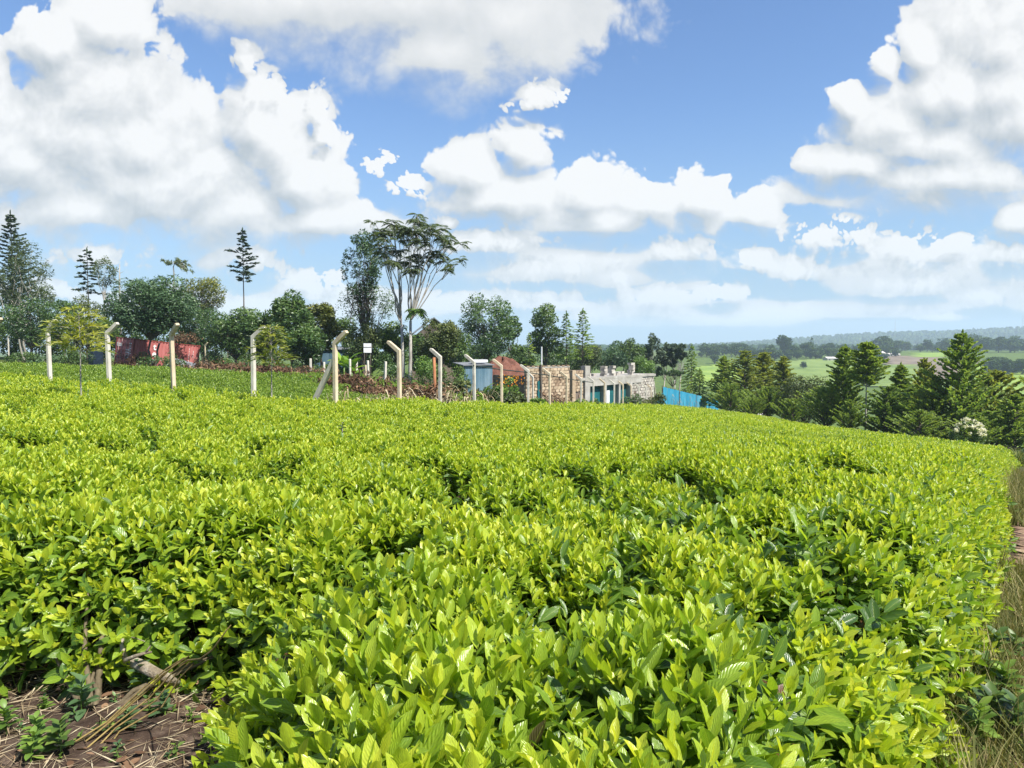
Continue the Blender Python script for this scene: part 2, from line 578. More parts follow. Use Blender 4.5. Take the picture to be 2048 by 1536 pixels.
M['bark'] = solid_mat('bark', [(0.3, (0.055, 0.045, 0.035)), (0.7, (0.15, 0.125, 0.10))], scale=4, bump=0.6, bdist=0.03, stretch=(1, 1, 0.3))
M['pale_bark'] = solid_mat('pale_bark', [(0.3, (0.20, 0.18, 0.15)), (0.7, (0.42, 0.40, 0.36))], scale=4, bump=0.4, bdist=0.02, stretch=(1, 1, 0.3))
M['dark_leaf'] = leaf_mat('dark_broad_leaf', [(0.0, (0.026, 0.056, 0.022)), (0.5, (0.068, 0.13, 0.036)), (1.0, (0.16, 0.24, 0.06))], rough=0.4, transl=0.28, spec=0.5)
M['mid_leaf'] = leaf_mat('green_broad_leaf', [(0.0, (0.025, 0.055, 0.016)), (0.5, (0.072, 0.13, 0.028)), (1.0, (0.18, 0.25, 0.05))], rough=0.45, transl=0.22)
M['bluish_leaf'] = leaf_mat('bluish_leaf', [(0.0, (0.024, 0.054, 0.025)), (0.5, (0.066, 0.125, 0.052)), (1.0, (0.15, 0.23, 0.09))], rough=0.45, transl=0.2)
M['gold_leaf'] = leaf_mat('golden_leaf', [(0.0, (0.03, 0.05, 0.012)), (0.5, (0.10, 0.125, 0.022)), (1.0, (0.30, 0.29, 0.05))], rough=0.5, transl=0.25)
M['olive_leaf'] = leaf_mat('olive_leaf', [(0.0, (0.025, 0.040, 0.014)), (0.5, (0.07, 0.10, 0.026)), (1.0, (0.17, 0.19, 0.05))], rough=0.5, transl=0.2)
M['gum_leaf'] = leaf_mat('gum_leaf', [(0.0, (0.04, 0.062, 0.03)), (0.5, (0.10, 0.135, 0.06)), (1.0, (0.21, 0.25, 0.115))], rough=0.45, transl=0.38)
M['light_leaf'] = leaf_mat('light_leaf', [(0.0, (0.045, 0.09, 0.02)), (0.5, (0.11, 0.20, 0.035)), (1.0, (0.25, 0.36, 0.06))], rough=0.45, transl=0.3)
M['purple_leaf'] = leaf_mat('purple_leaf', [(0.0, (0.03, 0.015, 0.02)), (0.5, (0.10, 0.045, 0.06)), (1.0, (0.24, 0.13, 0.15))], rough=0.5, transl=0.2)
M['spruce'] = leaf_mat('dark_conifer', [(0.0, (0.018, 0.034, 0.020)), (0.5, (0.042, 0.072, 0.036)), (1.0, (0.095, 0.14, 0.055))], rough=0.6, transl=0.1)
M['cypress'] = leaf_mat('cypress', [(0.0, (0.055, 0.105, 0.032)), (0.45, (0.145, 0.235, 0.055)), (1.0, (0.37, 0.43, 0.09))], rough=0.6, transl=0.42)
M['cypress_gold'] = leaf_mat('olive_cypress', [(0.0, (0.06, 0.095, 0.027)), (0.45, (0.18, 0.225, 0.05)), (1.0, (0.40, 0.41, 0.095))], rough=0.6, transl=0.42)
M['feather'] = leaf_mat('feathery_leaf', [(0.0, (0.07, 0.10, 0.02)), (0.5, (0.20, 0.25, 0.045)), (1.0, (0.42, 0.42, 0.09))], rough=0.5, transl=0.35)
M['dry_leaf'] = leaf_mat('dry_leaf', [(0.0, (0.045, 0.026, 0.018)), (0.5, (0.14, 0.08, 0.048)), (1.0, (0.34, 0.22, 0.13))], rough=0.8, transl=0.1, spec=0.1)
M['straw'] = leaf_mat('straw', [(0.0, (0.12, 0.08, 0.05)), (0.5, (0.30, 0.23, 0.14)), (1.0, (0.52, 0.45, 0.31))], rough=0.8, transl=0.15, spec=0.1)
M['grass'] = leaf_mat('grass', [(0.0, (0.04, 0.07, 0.015)), (0.5, (0.11, 0.16, 0.03)), (1.0, (0.34, 0.30, 0.12))], rough=0.6, transl=0.25, spec=0.2)
M['dry_grass'] = leaf_mat('dry_grass', [(0.0, (0.06, 0.08, 0.02)), (0.5, (0.15, 0.16, 0.045)), (1.0, (0.38, 0.31, 0.15))], rough=0.7, transl=0.25, spec=0.2)
M['far_leaf'] = leaf_mat('far_tree_leaf', [(0.0, (0.014, 0.034, 0.016)), (0.5, (0.034, 0.066, 0.026)), (1.0, (0.085, 0.13, 0.045))], rough=0.7, transl=0.1, spec=0.1)
M['banana'] = leaf_mat('banana_leaf', [(0.0, (0.06, 0.12, 0.02)), (0.5, (0.14, 0.26, 0.03)), (1.0, (0.28, 0.42, 0.06))], rough=0.4, transl=0.35)
M['flower'] = leaf_mat('white_flower', [(0.0, (0.35, 0.36, 0.24)), (0.5, (0.60, 0.58, 0.48)), (1.0, (0.78, 0.76, 0.68))], rough=0.7, transl=0.3, spec=0.1)
M['orange_flower'] = leaf_mat('orange_flower', [(0.0, (0.6, 0.16, 0.02)), (1.0, (0.8, 0.38, 0.03))], rough=0.7, transl=0.3, spec=0.1)
M['concrete'] = solid_mat('cast_concrete', [(0.28, (0.34, 0.31, 0.26)), (0.48, (0.50, 0.47, 0.40)), (0.72, (0.62, 0.58, 0.50))], scale=9, bump=0.5, bdist=0.008, jit=0.14, stretch=(1, 1, 0.35), detail=8)
M['concrete_warm'] = solid_mat('stained_concrete', [(0.28, (0.34, 0.27, 0.18)), (0.48, (0.51, 0.42, 0.29)), (0.72, (0.62, 0.54, 0.40))], scale=9, bump=0.5, bdist=0.008, jit=0.14, stretch=(1, 1, 0.35), detail=8)


# ------------------------------------------------------------------ terrain
CTRL = []
def gc(u, v, Y, dz):
    p = PX(u, v, Y)
    CTRL.append((p.x, p.y, p.z - dz))
TEA_H = 0.70
POST_H = 2.45
CORNER_Y = 17.0
SEG1 = [(672, 662), (508, 652), (350, 648), (222, 646), (103, 640), (-8, 636)]
SEG1_Y = [17.0 * (1 + 0.0538 * k) for k in range(6)]
SEG2 = [(795, 682), (876, 697), (946, 709), (1001, 718), (1054, 729), (1098, 736), (1131, 743), (1160, 748), (1185, 753), (1207, 757),
        (1227, 759.5), (1244.5, 762), (1261, 764.5), (1277, 766.5), (1291, 768), (1301, 769)]
SEG2_Y = [17.0 * (1 + 0.1654 * k) for k in range(1, 17)]
for (u, v), Y in list(zip(SEG1, SEG1_Y)) + list(zip(SEG2, SEG2_Y))[::2]:
    gc(u + 10 if Y < 25 else u, v, Y, POST_H)
for (u, v, Y, dz) in [(1435, 831, 98, TEA_H), (1345, 818, 77, TEA_H), (2048, 945, 6, TEA_H), (2048, 928, 12, TEA_H), (2048, 918, 20, TEA_H),
                      (2048, 909, 30, TEA_H), (2048, 906, 40, TEA_H), (1740, 873, 35, TEA_H), (1740, 868, 52, TEA_H), (1560, 852, 50, TEA_H),
                      (1560, 846, 72, TEA_H), (1300, 826, 36, TEA_H), (1300, 860, 18, TEA_H), (1700, 905, 18, TEA_H), (1024, 880, 11, TEA_H),
                      (300, 850, 10, TEA_H), (20, 800, 13, TEA_H), (250, 742, 58, 0.0), (600, 768, 45, 0.0), (850, 790, 36, 0.0)]:
    gc(u, v, Y, dz)
CTRL += [(0, 0, 0), (0, 3, 0), (-2.5, 3, 0.02), (2.5, 4, -0.05), (-6, 4, 0.1), (0, -15, 0.1), (-25, 0, 1.0), (20, 0, -1.8), (45, 25, -6.5), (38, 60, -9.0), (44, 46, -8.2),
         (60, 60, -12), (33, 78, -9.5), (60, 100, -16), (35, 108, -13), (18, 112, -9.0), (-20, 45, -0.2), (-40, 50, 0.3), (-45, 80, 0.3), (-15, 90, -1.0), (3, 85, -4.0),
         (-60, 30, 1.5), (8, 62, -3.8), (2, 50, -2.8)]
CTRL = np.array(CTRL)


def tps_fit(P):
    n = len(P)
    d = np.linalg.norm(P[:, None, :2] - P[None, :, :2], axis=2)
    K = np.where(d > 0, d * d * np.log(d + 1e-9), 0)
    K += np.eye(n) * 6.0
    A = np.zeros((n + 3, n + 3))
    A[:n, :n] = K; A[:n, n] = 1; A[:n, n + 1:] = P[:, :2]
    A[n, :n] = 1; A[n + 1:, :n] = P[:, :2].T
    b = np.zeros(n + 3); b[:n] = P[:, 2]
    return np.linalg.solve(A, b)


TPSW = tps_fit(CTRL)


def sstep(x, a, b):
    t = np.clip((x - a) / (b - a), 0, 1)
    return t * t * (3 - 2 * t)


FAR_Y = np.array([90, 150, 220, 300, 400, 500, 650, 800, 1000, 1500, 2200, 2800, 3200, 4200])
FAR_Z = np.array([-14, -21, -25, -25.5, -20, -12.5, -5.5, -1, 1, -6, 0, 10, 14, 0.0])
# crest of the far blue ridge as seen in the photograph
RU = np.array([P0(u, v)[0] for u, v in [(700, 704), (1000, 700), (1380, 699), (1500, 691), (1620, 681), (1720, 675), (1800, 671), (1900, 669), (2048, 662), (2300, 658)]])
RZ = np.array([P0(u, v)[1] for u, v in [(700, 704), (1000, 700), (1380, 699), (1500, 691), (1620, 681), (1720, 675), (1800, 671), (1900, 669), (2048, 662), (2300, 658)]])


def ground(x, y):
    x = np.atleast_1d(np.asarray(x, dtype=np.float64)); y = np.atleast_1d(np.asarray(y, dtype=np.float64))
    shp = x.shape
    x = x.ravel(); y = y.ravel()
    xc = np.clip(x, -60, 62); yc = np.clip(y, -15, 112)
    z = np.zeros_like(x)
    n = len(CTRL)
    for s in range(0, len(x), 20000):
        d = np.hypot(xc[s:s + 20000, None] - CTRL[None, :, 0], yc[s:s + 20000, None] - CTRL[None, :, 1])
        K = np.where(d > 0, d * d * np.log(d + 1e-9), 0)
        z[s:s + 20000] = K @ TPSW[:n] + TPSW[n] + xc[s:s + 20000] * TPSW[n + 1] + yc[s:s + 20000] * TPSW[n + 2]
    zf = np.interp(y, FAR_Y, FAR_Z)
    az = x / np.maximum(y, 1)
    zf = -6 + (zf + 6) * sstep(az, -0.12, 0.2)
    ridge = EYE + 3000 * np.interp(az, RU, RZ)
    zf = zf + (ridge - zf) * sstep(y, 2000, 3000) * (1 - 0.4 * sstep(y, 3000, 4200))
    w = sstep(y, 105, 190)
    z = z * (1 - w) + zf * w
    return z.reshape(shp)


def gz(x, y):
    return float(ground(x, y)[0])


def build_ground():
    nr, na = 210, 288
    R = np.concatenate([[0.0], 0.4 * (4600 / 0.4) ** (np.linspace(0, 1, nr))])
    th = np.linspace(0, 2 * np.pi, na, endpoint=False)
    X = R[:, None] * np.cos(th)[None, :]; Y = R[:, None] * np.sin(th)[None, :]
    Z = ground(X, Y)
    rr = np.broadcast_to(R[:, None], X.shape)
    amp = np.clip(rr * 0.02, 0.01, 0.06) * (rr < 60)
    Z = Z + amp * np.sin(X * 3.1 + 1.3 * np.sin(Y * 2.3)) * np.sin(Y * 2.7 + np.sin(X * 1.9)) * 0.5
    V = np.stack([X, Y, Z], -1).reshape(-1, 3)
    i, j = np.meshgrid(np.arange(nr), np.arange(na), indexing='ij')
    a = i * na + j; b = i * na + (j + 1) % na
    q = np.stack([a, a + na, b + na, b], -1).reshape(-1, 4)
    m, N, L = new_mat('ground_soil')
    tc = N.new('ShaderNodeTexCoord')
    n1 = N.new('ShaderNodeTexNoise'); n1.inputs['Scale'].default_value = 9.0; n1.inputs['Detail'].default_value = 8; n1.inputs['Roughness'].default_value = 0.7
    L.new(tc.outputs['Object'], n1.inputs['Vector'])
    soil = ramp(N, [(0.3, (0.018, 0.012, 0.009)), (0.5, (0.058, 0.039, 0.029)), (0.72, (0.16, 0.12, 0.09))])
    L.new(n1.outputs[0], soil.inputs[0])
    n2 = N.new('ShaderNodeTexNoise'); n2.inputs['Scale'].default_value = 0.35; n2.inputs['Detail'].default_value = 9; n2.inputs['Roughness'].default_value = 0.7
    L.new(tc.outputs['Object'], n2.inputs['Vector'])
    turf = ramp(N, [(0.3, (0.035, 0.06, 0.015)), (0.5, (0.075, 0.12, 0.022)), (0.72, (0.15, 0.17, 0.05))])
    L.new(n2.outputs[0], turf.inputs[0])
    # turf grows beyond the planted ground
    sp = N.new('ShaderNodeSeparateXYZ'); L.new(tc.outputs['Object'], sp.inputs[0])
    mr = N.new('ShaderNodeMapRange'); L.new(sp.outputs[1], mr.inputs[0]); mr.inputs[1].default_value = 25; mr.inputs[2].default_value = 45
    mx = N.new('ShaderNodeMix'); mx.data_type = 'RGBA'
    L.new(mr.outputs[0], mx.inputs[0]); L.new(soil.outputs[0], mx.inputs[6]); L.new(turf.outputs[0], mx.inputs[7])
    p = N.new('ShaderNodeBsdfPrincipled'); p.inputs['Roughness'].default_value = 0.95; p.inputs['Specular IOR Level'].default_value = 0.1
    L.new(mx.outputs[2], p.inputs['Base Color'])
    bp = N.new('ShaderNodeBump'); bp.inputs['Strength'].default_value = 0.8; bp.inputs['Distance'].default_value = 0.03
    L.new(n1.outputs[0], bp.inputs['Height']); L.new(bp.outputs[0], p.inputs['Normal'])
    o = N.new('ShaderNodeOutputMaterial'); L.new(p.outputs[0], o.inputs[0])
    g = MB().add(V, q).obj('ground', m, smooth=True)
    tag(g, 'brown soil and rough turf sloping down from the tea to the valley', 'ground', kind='structure')


build_ground()


def drape(name, poly, mat, lift, step, label, cat, kind='structure'):
    """a sheet over the terrain inside a polygon"""
    P = np.array(poly, dtype=float)
    x0, y0 = P.min(0); x1, y1 = P.max(0)
    xs = np.arange(x0, x1 + step, step); ys = np.arange(y0, y1 + step, step)
    X, Y = np.meshgrid(xs, ys)
    Z = ground(X, Y) + lift
    cx, cy = X[:-1, :-1] + step / 2, Y[:-1, :-1] + step / 2
    ins = inside(P, cx.ravel(), cy.ravel()).reshape(cx.shape)
    nx = len(xs)
    idx = np.arange(X.size).reshape(X.shape)
    q = np.stack([idx[:-1, :-1], idx[:-1, 1:], idx[1:, 1:], idx[1:, :-1]], -1)[ins]
    used = np.unique(q); mp = np.zeros(X.size, int); mp[used] = np.arange(len(used))
    V = np.stack([X, Y, Z], -1).reshape(-1, 3)[used]
    o = MB().add(V, mp[q]).obj(name, mat, smooth=True)
    return tag(o, label, cat, kind=kind)


def inside(P, x, y):
    c = np.zeros(len(x), bool)
    n = len(P)
    for i in range(n):
        x1, y1 = P[i]; x2, y2 = P[(i + 1) % n]
        if y1 == y2: continue
        cond = ((y1 > y) != (y2 > y)) & (x < (x2 - x1) * (y - y1) / (y2 - y1) + x1)
        c ^= cond
    return c


def seg_dist(P, x, y, closed=True):
    """distance to a polyline and the direction away from it"""
    best = np.full(len(x), 1e9); gx = np.zeros(len(x)); gy = np.zeros(len(x))
    n = len(P)
    for i in range(n if closed else n - 1):
        x1, y1 = P[i]; x2, y2 = P[(i + 1) % n]
        dx, dy = x2 - x1, y2 - y1
        t = np.clip(((x - x1) * dx + (y - y1) * dy) / (dx * dx + dy * dy + 1e-12), 0, 1)
        ex, ey = x - (x1 + t * dx), y - (y1 + t * dy)
        d = np.hypot(ex, ey)
        k = d < best
        best = np.where(k, d, best); gx = np.where(k, ex, gx); gy = np.where(k, ey, gy)
    return best, gx / (best + 1e-9), gy / (best + 1e-9)


def fnoise(x, y, f, seed):
    r = np.random.default_rng(seed)
    s = np.zeros_like(x)
    for k in range(7):
        a = r.uniform(0, 2 * np.pi); ph = r.uniform(0, 6.28); ff = f * r.uniform(0.6, 1.7)
        ph2 = r.uniform(0, 6.28)
        s += np.sin((x * np.cos(a) + y * np.sin(a)) * ff + ph + 0.8 * np.sin((x * np.sin(a) - y * np.cos(a)) * ff * 0.7 + ph2))
    return s / 7 ** 0.5 / 0.75


# ------------------------------------------------------------------ tea
def leaf_into(mb, base, d, up, length, width, bend, fold, v, ns=6, nx=4, wave=0.08, ph=0.0):
    d = np.array(d, float); d /= np.linalg.norm(d)
    up = np.array(up, float)
    n = up - d * (up @ d); n /= np.linalg.norm(n) + 1e-9
    side = np.cross(d, n)
    s = np.linspace(0, 1, ns + 1)
    prof = (s ** 0.80) * (1 - s) ** 0.86
    prof = prof / prof.max(); prof[0] = 0.05; prof[-1] = 0.01
    j = np.linspace(-1, 1, nx + 1)
    S, J = np.meshgrid(s, j, indexing='ij')
    W = (width / 2) * prof[:, None] * np.ones_like(J)
    along = length * (S - 0.12 * abs(bend) * S * S)
    lift = -bend * length * 0.5 * S * S + np.abs(J) * W * fold + wave * W * np.sin(S * 17 + ph + J * 1.5) * np.abs(J)
    V = np.array(base, float) + along[..., None] * d + (W * J)[..., None] * side + lift[..., None] * n
    idx = np.arange((ns + 1) * (nx + 1)).reshape(ns + 1, nx + 1)
    q = np.stack([idx[:-1, :-1], idx[:-1, 1:], idx[1:, 1:], idx[1:, :-1]], -1).reshape(-1, 4)
    UV = np.stack([J, S], -1).reshape(-1, 2)
    mb.add(V.reshape(-1, 3), q, v=v, quv=UV[q])


def make_shoot(seed, kind='young', ns=6, nx=4):
    r = np.random.default_rng(seed)
    mb = MB()
    H = r.uniform(0.20, 0.27)
    lean = r.uniform(-0.05, 0.05, 2)
    top = np.array([lean[0], lean[1], H])
    mid = np.array([lean[0] * 0.3, lean[1] * 0.3, H * 0.5])
    mb.tube([(0, 0, -0.05), mid, top], [0.0022, 0.0018, 0.0012], n=3, v=0.42, cap=False)
    if kind == 'young':
        spec = [(0.28, 76, 0.122, 0.36), (0.42, 68, 0.118, 0.44), (0.56, 58, 0.112, 0.54), (0.70, 47, 0.106, 0.64),
                (0.80, 38, 0.094, 0.73), (0.89, 28, 0.086, 0.80), (0.96, 18, 0.070, 0.88), (1.0, 6, 0.044, 0.98)]
    else:
        spec = [(0.25, 95, 0.125, 0.19), (0.40, 88, 0.125, 0.21), (0.55, 80, 0.12, 0.23), (0.72, 70, 0.115, 0.26), (0.88, 58, 0.10, 0.36), (1.0, 30, 0.08, 0.48)]
    a0 = r.uniform(0, 6.28)
    for k, (t, ang, ln, age) in enumerate(spec):
        az = a0 + k * 2.4 + r.uniform(-0.5, 0.5)
        th = math.radians(ang + r.uniform(-14, 14))
        d = np.array([math.sin(th) * math.cos(az), math.sin(th) * math.sin(az), math.cos(th)])
        up = np.array([-math.cos(az) * math.cos(th), -math.sin(az) * math.cos(th), math.sin(th)]) + r.uniform(-0.35, 0.35, 3)
        base = mid * (2 * t) if t < 0.5 else mid + (top - mid) * (2 * t - 1)
        ln *= r.uniform(0.8, 1.2)
        leaf_into(mb, base, d, up, ln, ln * r.uniform(0.33, 0.43), r.uniform(-0.15, 0.55) * (1 if ang > 30 else 0.4), r.uniform(0.15, 0.6),
                  (-0.3 if r.random() < 0.009 else max(0.17, age + r.uniform(-0.15, 0.13))), ns=ns, nx=nx, wave=r.uniform(0.03, 0.13), ph=r.uniform(0, 6))
    return mb


NY, ND = 14, 6
shoots_hi = [make_shoot(100 + k) for k in range(NY)] + [make_shoot(200 + k, 'old') for k in range(ND)]
shoots_lo = [make_shoot(100 + k, ns=6, nx=2) for k in range(NY)] + [make_shoot(200 + k, 'old', ns=6, nx=2) for k in range(ND)]


def shoot_collection(name, shoots, mat):
    c = bpy.data.collections.new(name)
    for i, s in enumerate(shoots):
        o = bpy.data.objects.new('%s_%02d' % (name, i), s.mesh('tea_shoot', mat, smooth=True))
        c.objects.link(o)
    return c


col_tea = shoot_collection('tea_shoots', shoots_hi, M['tea'])
col_tea2 = shoot_collection('tea_shoots_dark', shoots_lo, M['tea2'])


def scatter(name, pts, rot, scl, idx, coll, label, cat):
    """stuff: points that carry instances of the pieces in a collection"""
    me = bpy.data.meshes.new(name)
    me.vertices.add(len(pts)); me.vertices.foreach_set('co', np.asarray(pts, np.float32).ravel())
    a = me.attributes.new('rot', 'FLOAT_VECTOR', 'POINT'); a.data.foreach_set('vector', np.asarray(rot, np.float32).ravel())
    a = me.attributes.new('scl', 'FLOAT', 'POINT'); a.data.foreach_set('value', np.asarray(scl, np.float32))
    a = me.attributes.new('idx', 'INT', 'POINT'); a.data.foreach_set('value', np.asarray(idx, np.int32))
    o = link(name, me)
    g = bpy.data.node_groups.new(name + '_nodes', 'GeometryNodeTree')
    g.interface.new_socket('Geometry', in_out='INPUT', socket_type='NodeSocketGeometry')
    g.interface.new_socket('Geometry', in_out='OUTPUT', socket_type='NodeSocketGeometry')
    N, L = g.nodes, g.links
    gi, go = N.new('NodeGroupInput'), N.new('NodeGroupOutput')
    iop = N.new('GeometryNodeInstanceOnPoints')
    ci = N.new('GeometryNodeCollectionInfo')
    ci.inputs['Collection'].default_value = coll
    ci.inputs['Separate Children'].default_value = True
    ci.inputs['Reset Children'].default_value = True

    def attr(nm, t):
        n = N.new('GeometryNodeInputNamedAttribute'); n.data_type = t
        n.inputs['Name'].default_value = nm
        return n.outputs['Attribute']
    er = N.new('FunctionNodeEulerToRotation')
    L.new(attr('rot', 'FLOAT_VECTOR'), er.inputs[0])
    L.new(gi.outputs[0], iop.inputs['Points'])
    L.new(ci.outputs[0], iop.inputs['Instance'])
    iop.inputs['Pick Instance'].default_value = True
    L.new(attr('idx', 'INT'), iop.inputs['Instance Index'])
    L.new(er.outputs[0], iop.inputs['Rotation'])
    L.new(attr('scl', 'FLOAT'), iop.inputs['Scale'])
    L.new(iop.outputs[0], go.inputs[0])
    md = o.modifiers.new('scatter', 'NODES'); md.node_group = g
    return tag(o, label, cat, kind='stuff')


NEAR_EDGE = [(40, 56), (21.2, 30), (10.4, 15), (3.30, 4.9), (2.12, 3.35), (1.42, 2.5), (0.90, 1.6), (0.75, 1.05), (0.6, 0.9), (-0.3, 0.9), (-0.72, 1.1),
             (-0.78, 1.6), (-0.90, 2.2), (-1.0, 2.7), (-1.05, 3.0), (-1.4, 3.28), (-2.2, 3.22), (-3.2, 3.15), (-4.5, 2.8), (-9, 1.8)]
FENCE1 = [PX(u + 4, 800, Y) for (u, v), Y in zip(SEG1, SEG1_Y)]
FENCE2 = [PX(u, 800, Y) for (u, v), Y in zip(SEG2, SEG2_Y)]
FIELD1 = NEAR_EDGE + [(-20, 1.8), (-45, 8), (-45, 32.7)] + [(p.x, p.y - 0.25) for p in FENCE1[::-1]] + [(p.x + 0.25, p.y - 0.1) for p in FENCE2] \
    + [(PX(1345, 800, 77).x, 76.5), (PX(1435, 800, 98).x - 0.3, 97), (33, 92), (36, 76), (36, 62), (40, 60)]
FIELD1 = np.array(FIELD1)
FIELD2 = np.array([(-48, 35.5), (-25, 26.0)] + [(p.x, p.y + 1.5) for p in FENCE1[:5][::-1]] + [(p.x - 1.6, p.y + 1.0) for p in FENCE2[:5]]
                  + [(-3.5, 34), (-9, 37), (-14, 37.5), (-22, 38), (-30, 39.5), (-48, 44)])

SP = 1.0
def cell_centre(i, j):
    hsh = np.sin(i * 127.1 + j * 311.7) * 43758.5453; hx = hsh - np.floor(hsh)
    hsh = np.sin(i * 269.5 + j * 183.3) * 43758.5453; hy = hsh - np.floor(hsh)
    return (i + 0.5 * (j % 2) + 0.25 + 0.5 * hx) * SP, (j + 0.25 + 0.5 * hy) * SP * 0.92


def cells(x, y):
    """the bush a point belongs to and how near it is to the gap between two bushes"""
    j0 = np.floor(y / (SP * 0.92)); i0 = np.floor(x / SP)
    d1 = np.full(len(x), 1e9); d2 = np.full(len(x), 1e9); bi = np.zeros(len(x)); bj = np.zeros(len(x))
    for dj in (-2, -1, 0, 1, 2):
        for di in (-2, -1, 0, 1, 2):
            cx, cy = cell_centre(i0 + di, j0 + dj)
            d = np.hypot(x - cx, y - cy)
            nearer = d < d1
            d2 = np.where(nearer, d1, np.minimum(d2, d))
            bi = np.where(nearer, i0 + di, bi); bj = np.where(nearer, j0 + dj, bj)
            d1 = np.where(nearer, d, d1)
    return bi.astype(int), bj.astype(int), d1, d2


FURROWS = [((-3.4, 5.35), (-2.1, 5.5)), ((-2.1, 5.5), (-1.7, 6.2)), ((-0.75, 2.85), (-0.55, 3.35)), ((-5.6, 7.5), (-4.0, 7.4)), ((1.45, 4.75), (2.15, 4.95)), ((1.5, 3.8), (1.9, 3.75)),
           ((0.2, 2.75), (0.5, 2.65)), ((0.95, 5.6), (1.35, 5.7)), ((-1.9, 8.4), (0.2, 8.9)), ((2.2, 8.0), (3.6, 8.6)), ((-6.5, 11.0), (-3.5, 10.4)), ((0.5, 12.2), (3.0, 13.2)), ((-0.4, 4.2), (0.0, 4.5)),
           ((3.5, 12.0), (6.5, 14.0)), ((-2.6, 14.5), (1.0, 15.5)), ((5.0, 19.0), (9.0, 22.0)), ((-1.0, 20.0), (3.0, 22.0)), ((2.6, 6.1), (3.1, 6.5)), ((-3.0, 4.1), (-2.5, 4.3))]


def tea_points(poly, bands, seed, edge=None, gapk=1.0, left=0.9, base_h=TEA_H):
    r = np.random.default_rng(seed)
    out = []
    for (y0, y1, dens, s0) in bands:
        xa, xb = max(poly[:, 0].min(), -left * y1 - 2), min(poly[:, 0].max(), 0.86 * y1 + 2)
        n = int((xb - xa) * (y1 - y0) * dens)
        x = r.uniform(xa, xb, n); y = r.uniform(y0, y1, n)
        k = inside(poly, x, y) & (np.abs(x) < left * y + 2)
        x, y = x[k], y[k]
        bi, bj, d1, d2 = cells(x, y)
        m = sstep(fnoise(x, y, 1.1, seed + 5), -0.3, 1.1)
        gap = np.clip(1 - (d2 - d1) / 0.27, 0, 1) * (0.10 + 0.90 * m) * gapk
        for (fa, fb_) in FURROWS:
            fd = seg_dist([fa, fb_], x, y, closed=False)[0]
            gap = np.maximum(gap, np.clip(1.25 - fd / (0.17 + 0.012 * y) + 0.25 * fnoise(x, y, 7.0, 3), 0, 1) * 1.05)
        gap = np.clip(gap, 0, 1.1)
        patch_ = sstep(fnoise(x, y, 0.55, seed + 9), 0.2, 1.4)
        # missing or cut-back bushes here and there
        hb = np.sin(bi * 12.9898 + bj * 78.233) * 43758.5453; hb = hb - np.floor(hb)
        h = base_h + 0.035 * fnoise(x, y, 1.3, seed + 1) + 0.03 * fnoise(x, y, 5.0, seed + 2) + (hb - 0.5) * 0.06
        h -= gap * 0.38
        tilt = np.abs(r.normal(0, 0.20, len(x))); yaw = r.uniform(0, 6.283, len(x))
        if edge is not None:
            e, ox, oy = seg_dist(edge, x, y, closed=False)
            q = np.clip(e / 0.42, 0, 1)
            near = q < 1
            low = r.random(len(x)) < 0.75
            h = np.where(near, h * (0.12 + 0.88 * np.sqrt(q) * np.where(low, 1, r.uniform(0.3, 1, len(x)))), h)
            tilt = np.where(near, tilt * 0.6 + (1 - q) * 0.9, tilt)
            yaw = np.where(near, np.arctan2(ox, -oy) + r.normal(0, 0.6, len(x)), yaw)
        keep = r.random(len(x)) > gap * 0.75
        old = (gap > 0.45) | (r.random(len(x)) < 0.04 + 0.22 * patch_)
        idx = np.where(old, NY + r.integers(0, ND, len(x)), r.integers(0, NY, len(x)))
        s = s0 * r.uniform(0.72, 1.22, len(x))
        z = ground(x, y) + h - 0.21 * s0
        a = np.stack([x, y, z, -tilt, np.zeros_like(x), yaw, s, idx, bi, bj], -1)[keep]
        out.append(a)
    return np.concatenate(out)


BANDS = [(0.85, 2.2, 480, 0.92), (2.2, 4.2, 640, 0.75), (4.2, 8, 600, 0.68), (8, 15, 400, 0.74), (15, 30, 190, 0.92), (30, 98, 66, 1.45)]
A = tea_points(FIELD1, BANDS, 11, edge=NEAR_EDGE)
# mature leaves under the plucked surface
B = tea_points(FIELD1, [(0.85, 5, 170, 0.95), (5, 14, 70, 1.1)], 31, edge=NEAR_EDGE)
B[:, 2] -= 0.10 + 0.12 * rng.random(len(B)); B[:, 7] = NY + rng.integers(0, ND, len(B)); B[:, 3] *= 2.2
A = np.concatenate([A, B])

# the bushes closest to the camera stand as things of their own
FRONT_R = 3.15
cen = {}
for bi, bj in set(zip(A[A[:, 1] < 5][:, 8].astype(int), A[A[:, 1] < 5][:, 9].astype(int))):
    cx, cy = cell_centre(np.float64(bi), np.float64(bj))
    if cy < 3.6 and abs(cx) < 0.78 * cy + 0.35 and cy > 0.7:
        cen[(bi, bj)] = (float(cx), float(cy))
isfront = np.array([(int(a), int(b)) in cen for a, b in A[:, 8:10]])
rest = A[~isfront]
scatter('tea_field', rest[:, :3], rest[:, 3:6], rest[:, 6], rest[:, 7], col_tea,
        'bright yellow-green plucked tea covering the slope from the foreground to the fence', 'tea')

